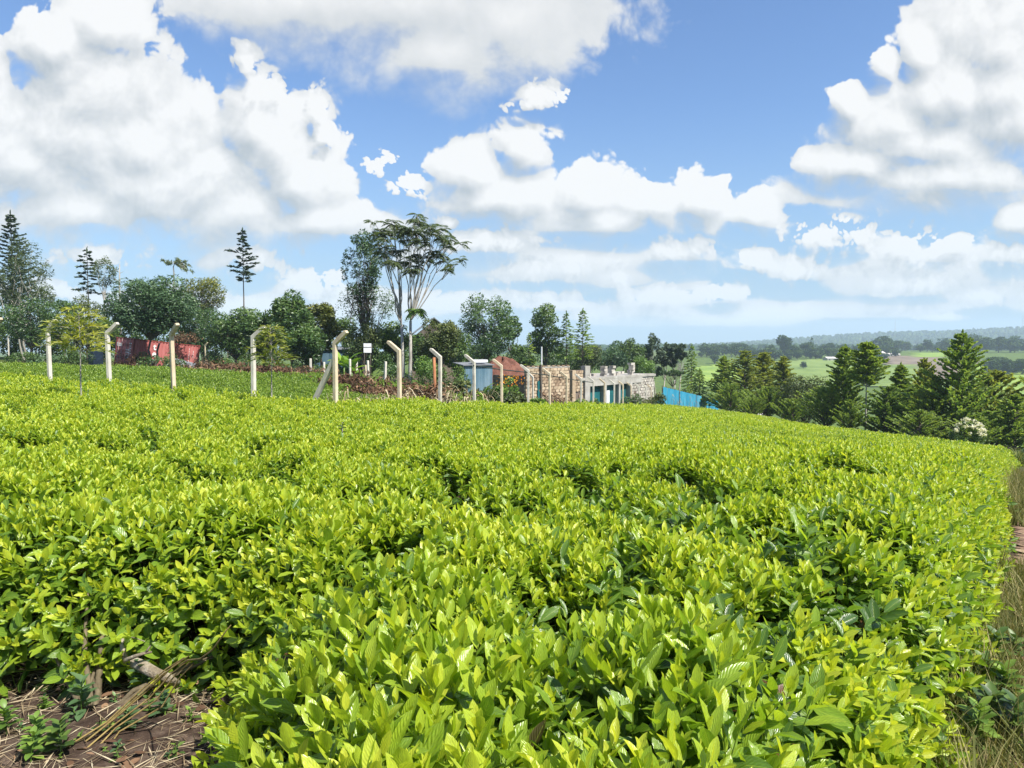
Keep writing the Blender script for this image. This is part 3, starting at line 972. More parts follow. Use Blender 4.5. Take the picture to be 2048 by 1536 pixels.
front_labels = {
    (-3, 3): 'tea bush overhanging the bare soil at the left edge of the picture',
    (-2, 3): 'tea bush right behind the grey dead branch',
    (-1, 3): 'tea bush a step back, straight above the bottom middle of the picture',
    (0, 3): 'tea bush a step back, between the middle and the right-hand path',
    (1, 3): 'tea bush a step back, closest to the footpath',
    (-2, 2): 'tea bush flanking the right side of the bare soil patch',
    (-1, 2): 'tea bush close by, left of the bottom middle of the picture',
    (0, 2): 'tea bush close by, right of the bottom middle of the picture',
    (1, 2): 'tea bush close by, leaning over the dusty weeds of the footpath',
    (-2, 1): 'nearest tea bush at the bottom, touching the litter of the bare soil',
    (-1, 1): 'nearest tea bush at the bottom middle edge of the picture',
    (0, 1): 'nearest tea bush at the lower right, beside the dusty weeds',
}
leaf_meshes = []
for k in range(10):
    mb = MB(); r_ = np.random.default_rng(900 + k)
    ln = r_.uniform(0.10, 0.135)
    leaf_into(mb, (0, 0, 0), (0, math.sin(0.75), math.cos(0.75)), (0, -math.cos(0.75), math.sin(0.75)), ln, ln * r_.uniform(0.38, 0.48), r_.uniform(0.0, 0.5), r_.uniform(0.2, 0.5),
              r_.uniform(0.35, 0.95), ns=8, nx=4, wave=r_.uniform(0.04, 0.12), ph=r_.uniform(0, 6))
    leaf_meshes.append(mb.mesh('leaf', M['tea'], smooth=True))


def tea_bush(key, cx, cy, label):
    P = A[isfront & (A[:, 8] == key[0]) & (A[:, 9] == key[1])]
    if len(P) < 25:
        return None
    g0 = gz(cx, cy)
    root = empty('tea_bush', (cx, cy, g0), 0, label, 'tea bush', 'tea bushes along the near edge of the field')
    r_ = np.random.default_rng(abs(hash(key)) % 9999)
    mb = MB()
    for (x, y, z, rx, ry, rz, s, idx, _, _) in P:
        Mx = Matrix.Translation((x - cx, y - cy, z - g0)) @ Euler((rx, ry, rz)).to_matrix().to_4x4() @ Matrix.Scale(s, 4)
        mb.merge(shoots_lo[int(idx)], Mx, dv=float(r_.uniform(-0.1, 0.1)))
    f = mb.obj('foliage', M['tea'], root, smooth=True)
    f['kind'] = 'stuff'
    # woody frame below
    for k in range(7):
        p = P[r_.integers(0, len(P))]
        tx, ty, tz = p[0] - cx, p[1] - cy, max(p[2] - g0, 0.15)
        st = MB().tube([(tx * 0.1, ty * 0.1, -0.03), (tx * 0.35 + r_.uniform(-.04, .04), ty * 0.35, tz * 0.4), (tx * 0.8, ty * 0.8 + r_.uniform(-.04, .04), tz * 0.8), (tx, ty, tz)],
                       [0.018, 0.012, 0.007, 0.003], n=5)
        st.obj('stem', M['stem'], root, smooth=True)
    # the largest single leaves on top
    top = P[np.argsort(-P[:, 2] - r_.uniform(0, 0.25, len(P)))][:34]
    for p in top:
        lf = link('leaf', leaf_meshes[int(r_.integers(0, len(leaf_meshes)))], root)
        lf.location = (p[0] - cx + r_.uniform(-.02, .02), p[1] - cy + r_.uniform(-.02, .02), p[2] - g0 + 0.15 * p[6])
        lf.rotation_euler = (r_.uniform(-0.5, 0.4), r_.uniform(-0.4, 0.4), r_.uniform(0, 6.28))
        lf.scale = [r_.uniform(0.75, 1.1)] * 3
    return root


fl = {}
for key, (cx, cy) in sorted(cen.items(), key=lambda t: (t[1][1], t[1][0])):
    b = tea_bush(key, cx, cy, front_labels.get(key, 'tea bush at the near edge of the field'))
    if b is not None:
        fl[key] = b

# tea on the plot beyond the fence, a darker green
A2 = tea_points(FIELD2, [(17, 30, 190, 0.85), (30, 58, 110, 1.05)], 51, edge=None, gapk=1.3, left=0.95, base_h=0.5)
scatter('darker_tea_field', A2[:, :3], A2[:, 3:6], A2[:, 6], A2[:, 7], col_tea2,
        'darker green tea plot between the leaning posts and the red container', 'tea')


# ------------------------------------------------------------------ tree builders
def cards(mb, C, D, Nn, ln, wd, v):
    """leaf-sized rhombs: C centre, D along, Nn face normal, ln length, wd width"""
    D = D / (np.linalg.norm(D, axis=1)[:, None] + 1e-9)
    S = np.cross(D, Nn); S /= np.linalg.norm(S, axis=1)[:, None] + 1e-9
    n = len(C)
    ln = np.broadcast_to(ln, (n,))[:, None]; wd = np.broadcast_to(wd, (n,))[:, None]
    U = np.cross(S, D)
    a = C - D * ln * 0.5; c = C + D * ln * 0.5
    b = C + S * wd * 0.5 + U * wd * 0.12; d = C - S * wd * 0.5 + U * wd * 0.12
    V = np.stack([a, b, c, d], 1).reshape(-1, 3)
    mb.add(V, np.arange(4 * n).reshape(n, 4), v=v)


def unit(r, n):
    d = r.normal(size=(n, 3)); return d / np.linalg.norm(d, axis=1)[:, None]


def clump_leaves(mb, r, c, rad, n, leaf, v0, asp=0.5, up=0.5, flat=0.8):
    d = unit(r, n)
    rr = rad * r.uniform(0.45, 1.0, n) ** 0.6
    C = c + d * rr[:, None] * np.array([1, 1, flat])
    nrm = d * 0.6 + np.array([0, 0, up]) + r.normal(0, 0.45, (n, 3))
    D = r.normal(size=(n, 3)) * np.array([1, 1, 0.6]) + d * 0.5 - np.array([0, 0, 0.15])
    cards(mb, C, D, nrm, leaf * r.uniform(0.45, 1.7, n), leaf * asp * r.uniform(0.5, 1.5, n), np.clip(v0 + r.normal(0, 0.16, n), 0, 1))


def limb(mb, r, a, b, r0, r1, wob=0.1, n=6, k=5):
    a = np.array(a, float); b = np.array(b, float)
    t = np.linspace(0, 1, k)[:, None]
    p = a + (b - a) * t
    w = np.linalg.norm(b - a) * wob
    p[1:-1] += r.normal(0, w * 0.5, (k - 2, 3))
    p[:, 2] += np.sin(t[:, 0] * np.pi) * w * 0.4
    mb.tube(p, np.linspace(r0, r1, k), n=n)


def broadleaf_parts(seed, H, cb, rx, leaf=0.22, n=5000, nclump=26, tr=0.16, asp=0.5, forks=1, flat=0.85, clr=0.34, lean=0.0, top_bias=0.0, ry=None):
    """trunk and crown collectors of a broad-leaved tree whose foot is the origin"""
    r = np.random.default_rng(seed)
    ry = ry or rx
    rz = (H - cb) / 2
    cc = np.array([lean, 0, cb + rz])
    T, Cm = MB(), MB()
    cl = unit(r, nclump) * (r.uniform(0.35, 1.0, nclump) ** 0.5)[:, None]
    cl[:, 2] += top_bias * (1 - np.hypot(cl[:, 0], cl[:, 1]))
    size = r.uniform(0.65, 1.25, nclump)
    C = cc + cl * np.array([rx, ry, rz]) * 0.84
    fork = np.array([lean * 0.4, 0, max(cb * 0.8, H * 0.12)])
    stems = []
    for k in range(forks):
        f = fork + r.normal(0, 0.12 * rx, 3) * np.array([1, 1, 0.3]) * (forks > 1)
        b0 = np.array([r.normal(0, 0.05) * (forks > 1), r.normal(0, 0.05) * (forks > 1), -0.15])
        limb(T, r, b0, f, tr / forks ** 0.4, tr * 0.72 / forks ** 0.4, 0.05, n=8)
        stems.append(f)
    for i in range(nclump):
        f = stems[i % forks]
        if i % 2 == 0 or nclump < 16:
            limb(T, r, f, C[i], tr * 0.42, tr * 0.06, 0.10, n=5)
    w = size ** 2; w /= w.sum()
    for i in range(nclump):
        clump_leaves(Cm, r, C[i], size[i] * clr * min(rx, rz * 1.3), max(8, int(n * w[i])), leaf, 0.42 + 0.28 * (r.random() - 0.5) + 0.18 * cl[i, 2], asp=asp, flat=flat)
    return T, Cm


def broadleaf(name, x, y, label, cat='tree', group=None, leafm='mid_leaf', bark='bark', **kw):
    root = empty(name, (x, y, gz(x, y)), 0, label, cat, group)
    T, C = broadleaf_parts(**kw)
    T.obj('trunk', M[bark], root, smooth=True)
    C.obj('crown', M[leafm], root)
    return root


def conifer_parts(seed, H, cb, R, nb=70, sprays=34, rise=0.25, droop=0.2, spl=0.42, spw=0.13, shape=1.0, gappy=0.15, tr=0.12, up=0.0, tipcurl=0.0):
    r = np.random.default_rng(seed)
    T, C = MB(), MB()
    k = 9
    px = np.cumsum(r.normal(0, 0.012 * H / k, k)); py = np.cumsum(r.normal(0, 0.012 * H / k, k))
    zz = np.linspace(-0.15, H * 0.985, k)
    T.tube(np.stack([px, py, zz], -1), np.linspace(tr, 0.012, k), n=7)
    for i in range(nb):
        t = (i + r.random()) / nb
        z = cb + (H - cb) * t * 0.97
        rad = R * ((1 - t) ** shape) * r.uniform(0.62, 1.12) + 0.12
        if r.random() < gappy: rad *= r.uniform(0.3, 0.6)
        az = i * 2.399 + r.uniform(-0.5, 0.5)
        o = np.array([np.interp(z, zz, px), np.interp(z, zz, py), z])
        s = np.linspace(0, 1, 6)
        dz = rad * (rise * s - droop * s * s + tipcurl * s ** 3)
        h = np.array([math.cos(az), math.sin(az)])
        pts = np.stack([o[0] + h[0] * rad * s, o[1] + h[1] * rad * s, o[2] + dz], -1)
        T.tube(pts, np.linspace(0.020 + 0.012 * rad, 0.004, 6), n=3, cap=False)
        m = max(6, int(sprays * (0.35 + 0.65 * rad / R)))
        u = r.uniform(0.12, 1.0, m) ** 0.8
        B = np.stack([np.interp(u, s, pts[:, q]) for q in range(3)], -1)
        sd = r.choice([-1, 1], m)
        ang = sd * r.uniform(0.3, 1.1, m)
        dx = h[0] * np.cos(ang) - h[1] * np.sin(ang); dy = h[0] * np.sin(ang) + h[1] * np.cos(ang)
        slope = (rise - 2 * droop * u + 3 * tipcurl * u * u)
        D = np.stack([dx, dy, slope * 0.7 + up + r.normal(0, 0.25, m)], -1)
        L_ = spl * r.uniform(0.6, 1.25, m) * (0.55 + 0.45 * (1 - u)) * (0.6 + 0.4 * rad / R)
        Dn = D / np.linalg.norm(D, axis=1)[:, None]
        B = B + Dn * (L_ * 0.45)[:, None]
        nrm = np.stack([r.normal(0, 0.8, m), r.normal(0, 0.8, m), np.ones(m)], -1)
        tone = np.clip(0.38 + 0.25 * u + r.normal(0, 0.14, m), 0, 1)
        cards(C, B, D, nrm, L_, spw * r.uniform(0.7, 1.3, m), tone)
    # leader
    m = 10
    cards(C, np.stack([np.full(m, px[-1]), np.full(m, py[-1]), H * 0.96 + r.uniform(-0.02, 0.05, m) * H], -1), np.stack([r.normal(0, .3, m), r.normal(0, .3, m), np.ones(m)], -1),
          r.normal(size=(m, 3)), spl * 0.7, spw, 0.6)
    return T, C


def conifer(name, x, y, label, group=None, leafm='cypress', bark='bark', cat='conifer', **kw):
    root = empty(name, (x, y, gz(x, y)), 0, label, cat, group)
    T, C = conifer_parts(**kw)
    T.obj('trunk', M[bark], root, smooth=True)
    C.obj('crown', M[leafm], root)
    return root


def height_to(u, v, Y):
    p = PX(u, v, Y)
    return p.x, p.y, p.z - gz(p.x, p.y)


# ------------------------------------------------------------------ fence of concrete posts with bent heads
def post_mesh(H, w, arm, seed, mat, name='post'):
    """square cast post, its head cranked over +x, edges a little broken"""
    r = np.random.default_rng(seed)
    hb = H - arm * 0.72
    # profile in the x-z plane
    prof = [(-w / 2, -0.3), (w / 2, -0.3), (w / 2, hb - 0.02), (w / 2 + arm * 0.78, H - 0.05), (w / 2 + arm * 0.70, H + 0.01), (w / 2 + arm * 0.55, H), (-w / 2, hb + 0.05)]
    prof = np.array(prof)
    c = 0.012
    V = []
    for yy, s in ((-w / 2, 1 - 2 * c / w), (-w / 2 + c, 1.0), (w / 2 - c, 1.0), (w / 2, 1 - 2 * c / w)):
        cx = prof[:, 0] - np.where(np.arange(len(prof)) < 3, 0, 0)
        inset = (1 - s) * w / 2
        px = prof[:, 0].copy(); pz = prof[:, 1].copy()
        px[[0, 6]] += inset; px[[1, 2]] -= inset; px[[3]] -= inset * 0.7; pz[[4, 5]] -= inset; pz[[6]] -= inset * 0.5
        V += [(a + r.normal(0, 0.002), yy, b + r.normal(0, 0.002)) for a, b in zip(px, pz)]
    n = len(prof)
    q = []
    for k in range(3):
        for i in range(n):
            q.append((k * n + i, k * n + (i + 1) % n, (k + 1) * n + (i + 1) % n, (k + 1) * n + i))
    mb = MB().add(V, q)
    for k, rev in ((0, False), (3, True)):
        f = [(0, 1, 2, 6), (2, 3, 5, 6)]
        t = [(3, 4, 5)]
        if not rev:
            f = [x[::-1] for x in f]; t = [x[::-1] for x in t]
        mb.Q.append(np.array(f, np.int32) + k * n); mb.qv.append(np.full(2, 0.5, np.float32)); mb.quv.append(np.zeros((2, 4, 2), np.float32))
        mb.T.append(np.array(t, np.int32) + k * n); mb.tv.append(np.full(1, 0.5, np.float32))
    return mb.mesh(name, mat)


post_meshes = [post_mesh(POST_H, 0.10, 0.42, 40 + k, M['concrete_warm'] if k % 2 else M['concrete']) for k in range(4)]
FG1 = 'cranked concrete posts of the fence nearest the camera'
FG2 = 'cranked concrete posts of the fence running down the slope'
lab1 = ['corner concrete fence post with head bent right and a slanting brace against it',
        'concrete fence post with bent head beside the feathery sapling in the middle of the fence',
        'concrete fence post with bent head before the right end of the red container',
        'concrete fence post with bent head before the doors of the red container',
        'concrete fence post with bent head half behind the golden feathery sapling at far left',
        'concrete fence post cut by the left edge of the picture, only its bent head showing']
for k, ((u, v), Y) in enumerate(zip(SEG1, SEG1_Y)):
    p = PX(u, v, Y)
    o = link('fence_post', post_meshes[[1, 0, 1, 0, 2, 3][k]])
    x0 = PX(u - 1, 800, Y).x
    z0 = p.z - POST_H
    o.location = (x0, Y, z0)
    o.rotation_euler = (random.uniform(-0.01, 0.01), [0.0, 0.005, -0.035, -0.03, -0.02, 0][k], math.radians([-25, -18, -38, -12, -22, -20][k]))
    tag(o, lab1[k], 'fence post', FG1)
ords = ['first', 'second', 'third', 'fourth', 'fifth', 'sixth', 'seventh', 'eighth', 'ninth', 'tenth', 'eleventh', 'twelfth', 'thirteenth', 'fourteenth', 'fifteenth', 'sixteenth']
posts2 = []
for k, ((u, v), Y) in enumerate(zip(SEG2, SEG2_Y)):
    p = PX(u, v, Y)
    o = link('fence_post', post_meshes[[1, 2, 2, 3, 0, 1][k % 6]])
    o.location = (p.x + 0.05, Y, p.z - POST_H)
    o.rotation_euler = (random.uniform(-0.012, 0.012), random.uniform(-0.012, 0.012), math.radians(180 - 14 + random.uniform(-8, 8)))
    tag(o, '%s leaning-headed concrete post right of the braced corner post' % ords[k], 'fence post', FG2)
    posts2.append(o)

# the slanting brace
a = PX(620, 820, 17.35); b = PX(667, 722, 17.05)
br = MB()
dv = b - a
q = dv.to_track_quat('Z', 'Y').to_matrix()
br.box((0, 0, 0), (0.115, 0.10, dv.length + 1.0), M=q)
ob = br.obj('brace', M['concrete'])
ob.location = (a + b) / 2 - dv.normalized() * 0.45
bm = ob.modifiers.new('edge', 'BEVEL'); bm.width = 0.008; bm.segments = 1
tag(ob, 'slanting concrete brace propped against the corner fence post', 'brace')

# a black hose strung along the lower fence
def cable(name, pts, rad, mat, label, cat):
    o = MB().tube(pts, rad, n=5).obj(name, mat, smooth=True)
    return tag(o, label, cat)
M['black'] = solid_mat('black_rubber', [(0.3, (0.012, 0.02, 0.02)), (0.7, (0.03, 0.045, 0.045))], rough=0.6, bump=0)
pts = []
for (u, v, Y) in [(946, 731, 25.5), (1000, 739, 28.4), (1054, 745, 31.2), (1098, 751, 34.0), (1131, 757, 36.8), (1160, 762, 39.6), (1185, 765, 42.5)]:
    pts.append(PX(u + 1, v, Y - 0.15))
cable('hose', [tuple(p) for p in pts], 0.022, M['black'], 'thin black hose strung along the lower fence posts before the brick wall', 'hose')

# further posts on the plot behind
stub = []
def short_post(H, w, seed, mat):
    mb = MB()
    mb.box((0, 0, H / 2 - 0.15), (w, w, H + 0.3))
    me = mb.mesh('short_post', mat)
    return me
sp_mesh = [short_post(1.6, 0.125, 1, M['concrete']), short_post(1.6, 0.125, 2, M['concrete_warm'])]
for k, (u, vt, vb, Y, m) in enumerate([(621, 717, 765, 44, 0), (647, 724, 762, 45, 0), (700, 718, 758, 46, 0), (713, 722, 756, 48, 0), (730, 730, 764, 43, 1), (737, 721, 766, 42, 0), (769, 723, 768, 40, 0)]):
    top = PX(u, vt, Y); z = gz(top.x, Y)
    o = link('short_post', sp_mesh[m])
    o.location = (top.x, Y, z)
    o.scale = (1, 1, max(0.6, (top.z - z) / 1.6))
    o.rotation_euler = (random.uniform(-.03, .03), random.uniform(-.04, .04), random.uniform(0, 1))
    bv = o.modifiers.new('edge', 'BEVEL'); bv.width = 0.02; bv.segments = 2
    tag(o, '%s short concrete stub post from the left, behind the corner post' % ords[k], 'post', 'short stub posts on the plot behind the fence')
for k, (u, vt, Y, lab) in enumerate([(16, 668, 66, 'thin pale fence post far back at the left edge beyond the tea'),
                                     (410, 685, 70, 'thin pale fence post just right of the red container'),
                                     (455, 689, 74, 'thin pale fence post among the bushes further right of the red container'),
                                     (184, 698, 66, 'thin pale fence post left of the dark box by the container'),
                                     (1066, 746, 48, 'bent pale post standing before the brick wall'),
                                     (958, 733, 47, 'bent pale post standing before the blue sheet shed')]):
    top = PX(u, vt, Y); z = gz(top.x, Y)
    o = link('fence_post', post_meshes[k % 4])
    o.location = (top.x, Y, z); o.scale = (0.95, 0.95, (top.z - z) / POST_H)
    o.rotation_euler = (0, 0, math.radians(-20 if k < 4 else 150))
    tag(o, lab, 'fence post', 'fence posts standing far back')
# orange timber post near the second post of the slope fence
top = PX(869, 715, 31); z = gz(top.x, 31)
M['rust_wood'] = solid_mat('orange_timber', [(0.3, (0.20, 0.07, 0.03)), (0.7, (0.42, 0.19, 0.09))], scale=6, bump=0.5, stretch=(1, 1, 0.3))
o = MB().tube([(0, 0, -0.2), (0.01, 0, 0.8), (-0.02, 0.01, top.z - z)], [0.075, 0.07, 0.062], n=8).obj('timber_post', M['rust_wood'], smooth=True)
o.location = (top.x, 31, z)
tag(o, 'orange-brown round timber post behind the slope fence', 'post')
# small white notice on two sticks
p = PX(735, 696, 52); z = gz(p.x, 52)
M['white_paint'] = solid_mat('white_board', [(0.3, (0.55, 0.56, 0.58)), (0.7, (0.78, 0.79, 0.80))], scale=3, bump=0.1, rough=0.5)
root = empty('notice_board', (p.x, 52, z), 0.15, 'small white board with a grey bar standing before the trees', 'board')
h = p.z - z
MB().box((0, 0, h + 0.0), (0.56, 0.03, 0.68)).obj('panel', M['white_paint'], root)
MB().box((0, -0.02, h + 0.06), (0.56, 0.02, 0.04)).obj('rail', M['bark'], root)
for s in (-0.22, 0.22):
    MB().box((s, 0.03, h / 2), (0.05, 0.04, h + 0.4)).obj('leg', M['bark'], root)


# ------------------------------------------------------------------ the red shipping container
def container():
    Lc, Wc, Hc = 6.06, 2.44, 2.59
    c = PX(262, 741, 57.0)
    root = empty('shipping_container', (c.x, c.y, c.z), 0, 'faded red steel shipping container tilted among bushes under a tree', 'container')
    al = math.radians(60)
    # local axes: x along the long side to the right and away, y into the body, z up; then settled askew
    root.rotation_euler = Euler((math.radians(3.5), math.radians(5.0), al), 'XYZ')
    red = solid_mat('faded_red_paint', [(0.25, (0.29, 0.078, 0.074)), (0.5, (0.40, 0.125, 0.118)), (0.75, (0.48, 0.19, 0.18))], scale=1.6, rough=0.6, bump=0.1, stretch=(1, 1, 0.35))
    dred = solid_mat('dark_red_paint', [(0.3, (0.15, 0.035, 0.032)), (0.7, (0.26, 0.07, 0.06))], scale=3, rough=0.6, bump=0.1)
    steel = solid_mat('grey_rod', [(0.3, (0.22, 0.13, 0.12)), (0.7, (0.36, 0.26, 0.25))], scale=5, rough=0.5, bump=0)
    white = solid_mat('white_lettering', [(0.3, (0.62, 0.60, 0.58)), (0.7, (0.80, 0.79, 0.77))], scale=12, rough=0.7, bump=0)

    def corr(x0, x1, z0, z1, y, pitch, depth):
        xs = []
        n = int((x1 - x0) / pitch); pitch = (x1 - x0) / n
        for i in range(n):
            b0 = x0 + i * pitch
            xs += [(b0, 0), (b0 + pitch * 0.26, 0), (b0 + pitch * 0.5, depth), (b0 + pitch * 0.76, depth)]
        xs.append((x1, 0))
        V = [(a, y + d, z) for z in (z0, z1) for a, d in xs]
        m = len(xs)
        return MB().add(V, [(i, i + 1, m + i + 1, m + i) for i in range(m - 1)])
    corr(0.14, Lc - 0.14, 0.16, Hc - 0.10, 0.03, 0.278, 0.045).obj('side_panel', red, root)
    corr(0.14, Lc - 0.14, 0.16, Hc - 0.10, Wc - 0.075, 0.278, 0.045).obj('side_panel', red, root)
    MB().box((Lc / 2, Wc / 2, Hc - 0.04), (Lc - 0.1, Wc - 0.1, 0.03)).obj('roof', dred, root)
    MB().box((Lc / 2, Wc / 2, 0.16), (Lc - 0.1, Wc - 0.1, 0.06)).obj('floor', dred, root)
    MB().box((Lc - 0.04, Wc / 2, Hc / 2), (0.04, Wc - 0.2, Hc - 0.2)).obj('end_panel', red, root)
    for y in (0.06, Wc - 0.06):
        MB().box((Lc / 2, y, Hc - 0.06), (Lc - 0.2, 0.07, 0.09)).obj('rail', dred, root)
        MB().box((Lc / 2, y, 0.09), (Lc - 0.2, 0.07, 0.15)).obj('rail', dred, root)
        for x in (0.07, Lc - 0.07):
            MB().box((x, y, Hc / 2), (0.13, 0.12, Hc - 0.24)).obj('corner_post', dred, root)
            for z in (0.06, Hc - 0.06):
                MB().box((x, y, z), (0.178, 0.162, 0.118)).obj('corner_casting', dred, root)
    for z in (0.09, Hc - 0.06):
        MB().box((0.07, Wc / 2, z), (0.10, Wc - 0.3, 0.12)).obj('door_sill', dred, root)
    for s, y0 in ((0, 0.13), (1, Wc / 2 + 0.01)):
        y1 = y0 + Wc / 2 - 0.145
        d = MB().box((0.05, (y0 + y1) / 2, Hc / 2), (0.04, y1 - y0, Hc - 0.28)).obj('door', red, root)
        for z in (0.55, 1.0, 1.5, 2.0):
            MB().box((0.026, (y0 + y1) / 2, z), (0.02, y1 - y0 - 0.12, 0.22)).obj('door_rib', dred, d)
        for f in (0.28, 0.72):
            yy = y0 + (y1 - y0) * f
            MB().tube([(-0.012, yy, 0.1), (-0.012, yy, Hc - 0.1)], 0.02, n=7).obj('lock_rod', steel, d, smooth=True)
            MB().box((-0.02, yy + 0.13, 1.05), (0.02, 0.3, 0.035)).obj('handle', steel, d)
    # lettering
    def text(s, size, M_, bold=0.0):
        cu = bpy.data.curves.new('lettering', 'FONT')
        cu.body = s; cu.size = size; cu.align_x = 'CENTER'; cu.align_y = 'CENTER'; cu.offset = bold; cu.extrude = 0.004
        cu.resolution_u = 3
        cu.materials.append(white)
        tmp = bpy.data.objects.new('lettering_curve', cu)
        COL.objects.link(tmp)
        me = bpy.data.meshes.new_from_object(tmp.evaluated_get(bpy.context.evaluated_depsgraph_get()))
        me.materials.clear(); me.materials.append(white)
        bpy.data.objects.remove(tmp); bpy.data.curves.remove(cu)
        o = bpy.data.objects.new('lettering', me)
        COL.objects.link(o); o.parent = root
        o.matrix_local = M_
        return o
    side = lambda x, z: Matrix.Translation((x, 0.018, z)) @ Euler((math.radians(90), 0, 0)).to_matrix().to_4x4()
    door = lambda y, z: Matrix.Translation((0.010, y, z)) @ Euler((math.radians(90), 0, math.radians(-90))).to_matrix().to_4x4()
    text('t', 0.75, side(1.85, 2.05), 0.02)
    text('e', 0.75, side(1.85, 1.48), 0.02)
    text('x', 0.75, side(1.85, 0.95), 0.02)
    text('tex', 0.55, door(1.92, 2.05), 0.015)
    for i, w in enumerate((0.40, 0.34, 0.42, 0.36)):
        text('8' * 3 + ' ' + '0' * (3 + i % 2), 0.15, door(0.75, 1.62 - i * 0.2), 0.004)
    for i in range(5):
        text('0' * (4 - i % 2), 0.15, door(0.42, 2.15 - i * 0.2), 0.004)
    for i in range(9):
        text('1', 0.20, side(5.05, 2.15 - i * 0.2), 0.004)
    for i in (0, 1, 2, 5):
        text('1' if i < 3 else '8', 0.22, side(5.45, 1.95 - i * 0.22), 0.006)
    return root


cont = container()

# junk and brush around the container
M['navy'] = solid_mat('navy_plastic', [(0.3, (0.008, 0.014, 0.026)), (0.7, (0.02, 0.035, 0.055))], scale=3, rough=0.45, bump=0.1)
p = PX(192, 737, 60)
root = empty('water_tank', (p.x, p.y, gz(p.x, p.y)), -0.45, 'dark navy box-shaped tank beside the left end of the red container', 'tank')
h_ = PX(192, 702, 60).z - gz(p.x, p.y)
t = MB().box((0, 0, h_ / 2), (0.75, 0.9, h_)).obj('body', M['navy'], root)
b_ = t.modifiers.new('edge', 'BEVEL'); b_.width = 0.08; b_.segments = 3
MB().tube([(0, 0, h_), (0, 0, h_ + 0.08)], 0.2, n=12).obj('lid', M['navy'], root)
p = PX(368, 727, 54)
M['sheet_grey'] = solid_mat('grey_sheet', [(0.3, (0.10, 0.105, 0.115)), (0.7, (0.20, 0.21, 0.22))], scale=2, rough=0.5, bump=0.1)
o = MB().box((0, 0, 0), (1.5, 1.1, 0.03), M=Euler((0.35, 0.28, 0.3)).to_matrix()).obj('metal_sheet', M['sheet_grey'])
o.location = (p.x, p.y, p.z)
tag(o, 'slanting grey metal sheet lying on the brush before the red container', 'sheet')


def brush_pile(name, x, y, w, h, seed, label, leafm='dry_leaf', n=1400, group=None, cat='brush pile'):
    r = np.random.default_rng(seed)
    root = empty(name, (x, y, gz(x, y)), 0, label, cat, group)
    T, C = MB(), MB()
    for k in range(46):
        az = r.uniform(0, 6.28); q = r.uniform(0.2, 1)
        b = np.array([math.cos(az) * w * 0.5 * q, math.sin(az) * w * 0.35 * q, 0])
        e = b * r.uniform(0.6, 1.5) + np.array([r.normal(0, 0.2 * w), 0, h * r.uniform(0.4, 1.0) * (1.15 - q * 0.6)])
        limb(T, r, b, e, 0.018, 0.005, 0.25, n=3, k=5)
        m = int(n / 46)
        t = r.random(m)[:, None]
        P_ = b + (e - b) * t + r.normal(0, 0.12, (m, 3))
        P_[:, 2] = np.maximum(P_[:, 2], 0.03)
        cards(C, P_, r.normal(size=(m, 3)) - np.array([0, 0, 0.5]), r.normal(size=(m, 3)), 0.28 * r.uniform(0.5, 1.3, m), 0.06 * r.uniform(0.6, 1.6, m), np.clip(0.4 + r.normal(0, .22, m), 0, 1))
    T.obj('twigs', M['bark'], root, smooth=True)
    C.obj('dry_leaves', M[leafm], root)
    return root


for (u, v, Y, w, h, lab) in [(262, 748, 53, 2.6, 1.6, 'heap of rusty dry fern fronds before the container doors'),
                             (405, 756, 50, 3.6, 1.5, 'wide heap of brown cut brush right of the red container'),
                             (350, 758, 50, 2.6, 0.9, 'low heap of brown brush below the grey metal sheet'),
                             (530, 775, 34, 2.2, 0.75, 'dry brown prunings lying in the tea beside the middle sapling'),
                             (700, 782, 30, 2.0, 0.8, 'dark dry prunings heaped just right of the corner post'),
                             (600, 758, 43, 3.0, 0.7, 'low reddish-brown brush before the stub posts'),
                             (1105, 800, 47, 2.6, 1.5, 'round heap of dark brown brush below the brick wall'),
                             (760, 788, 27, 2.2, 0.8, 'reddish-brown prunings lying between the stub posts and the slope fence'),
                             (440, 772, 36, 2.4, 0.6, 'flat rusty patch of prunings in the tea left of the middle post'),
                             (850, 790, 28, 2.4, 0.9, 'dark reddish prunings heaped behind the second slope post')]:
    p = PX(u, v, Y)
    bq = brush_pile('brush_pile', p.x, p.y, w, h, int(u), lab)
    if Y < 44: bq.location.z += 0.38
pf = PX(372, 676, 60)
bp_ = brush_pile('brush_pile', pf.x, pf.y, 2.2, 0.9, 77, 'tangle of dead branches heaped on the container roof', n=700)
bp_.location.z = pf.z - 0.35


# withered maize-like stalks along the foot of the slope fence
def stalk_clump(x, y, w, h, seed, label, n=26):
    r = np.random.default_rng(seed)
    root = empty('dry_stalks', (x, y, gz(x, y)), 0, label, 'dry stalks', 'withered stalks along the fence')
    C = MB()
    for k in range(n):
        bx, by = r.normal(0, w / 2.5), r.normal(0, 0.3)
        hh = h * r.uniform(0.5, 1.1)
        C.tube([(bx, by, 0), (bx + r.normal(0, .08), by, hh * 0.5), (bx + r.normal(0, .2), by + r.normal(0, .1), hh)], [0.012, 0.01, 0.004], n=3, v=r.uniform(0.4, 0.9), cap=False)
        for q in range(5):
            t = r.uniform(0.2, 1.0); az = r.uniform(0, 6.28); ln = r.uniform(0.3, 0.6)
            s = np.linspace(0, 1, 5)
            pts = np.stack([bx + math.cos(az) * ln * s, by + math.sin(az) * ln * s, hh * t + ln * (0.7 * s - 1.5 * s * s)], -1)
            sidev = np.array([-math.sin(az), math.cos(az), 0]) * 0.025
            V = np.concatenate([pts - sidev * (1 - s[:, None] * .8), pts + sidev * (1 - s[:, None] * .8)])
            C.add(V, [(i, i + 1, 5 + i + 1, 5 + i) for i in range(4)], v=r.uniform(0.2, 1.0))
    C.obj('blades', M['straw'], root)
    return root


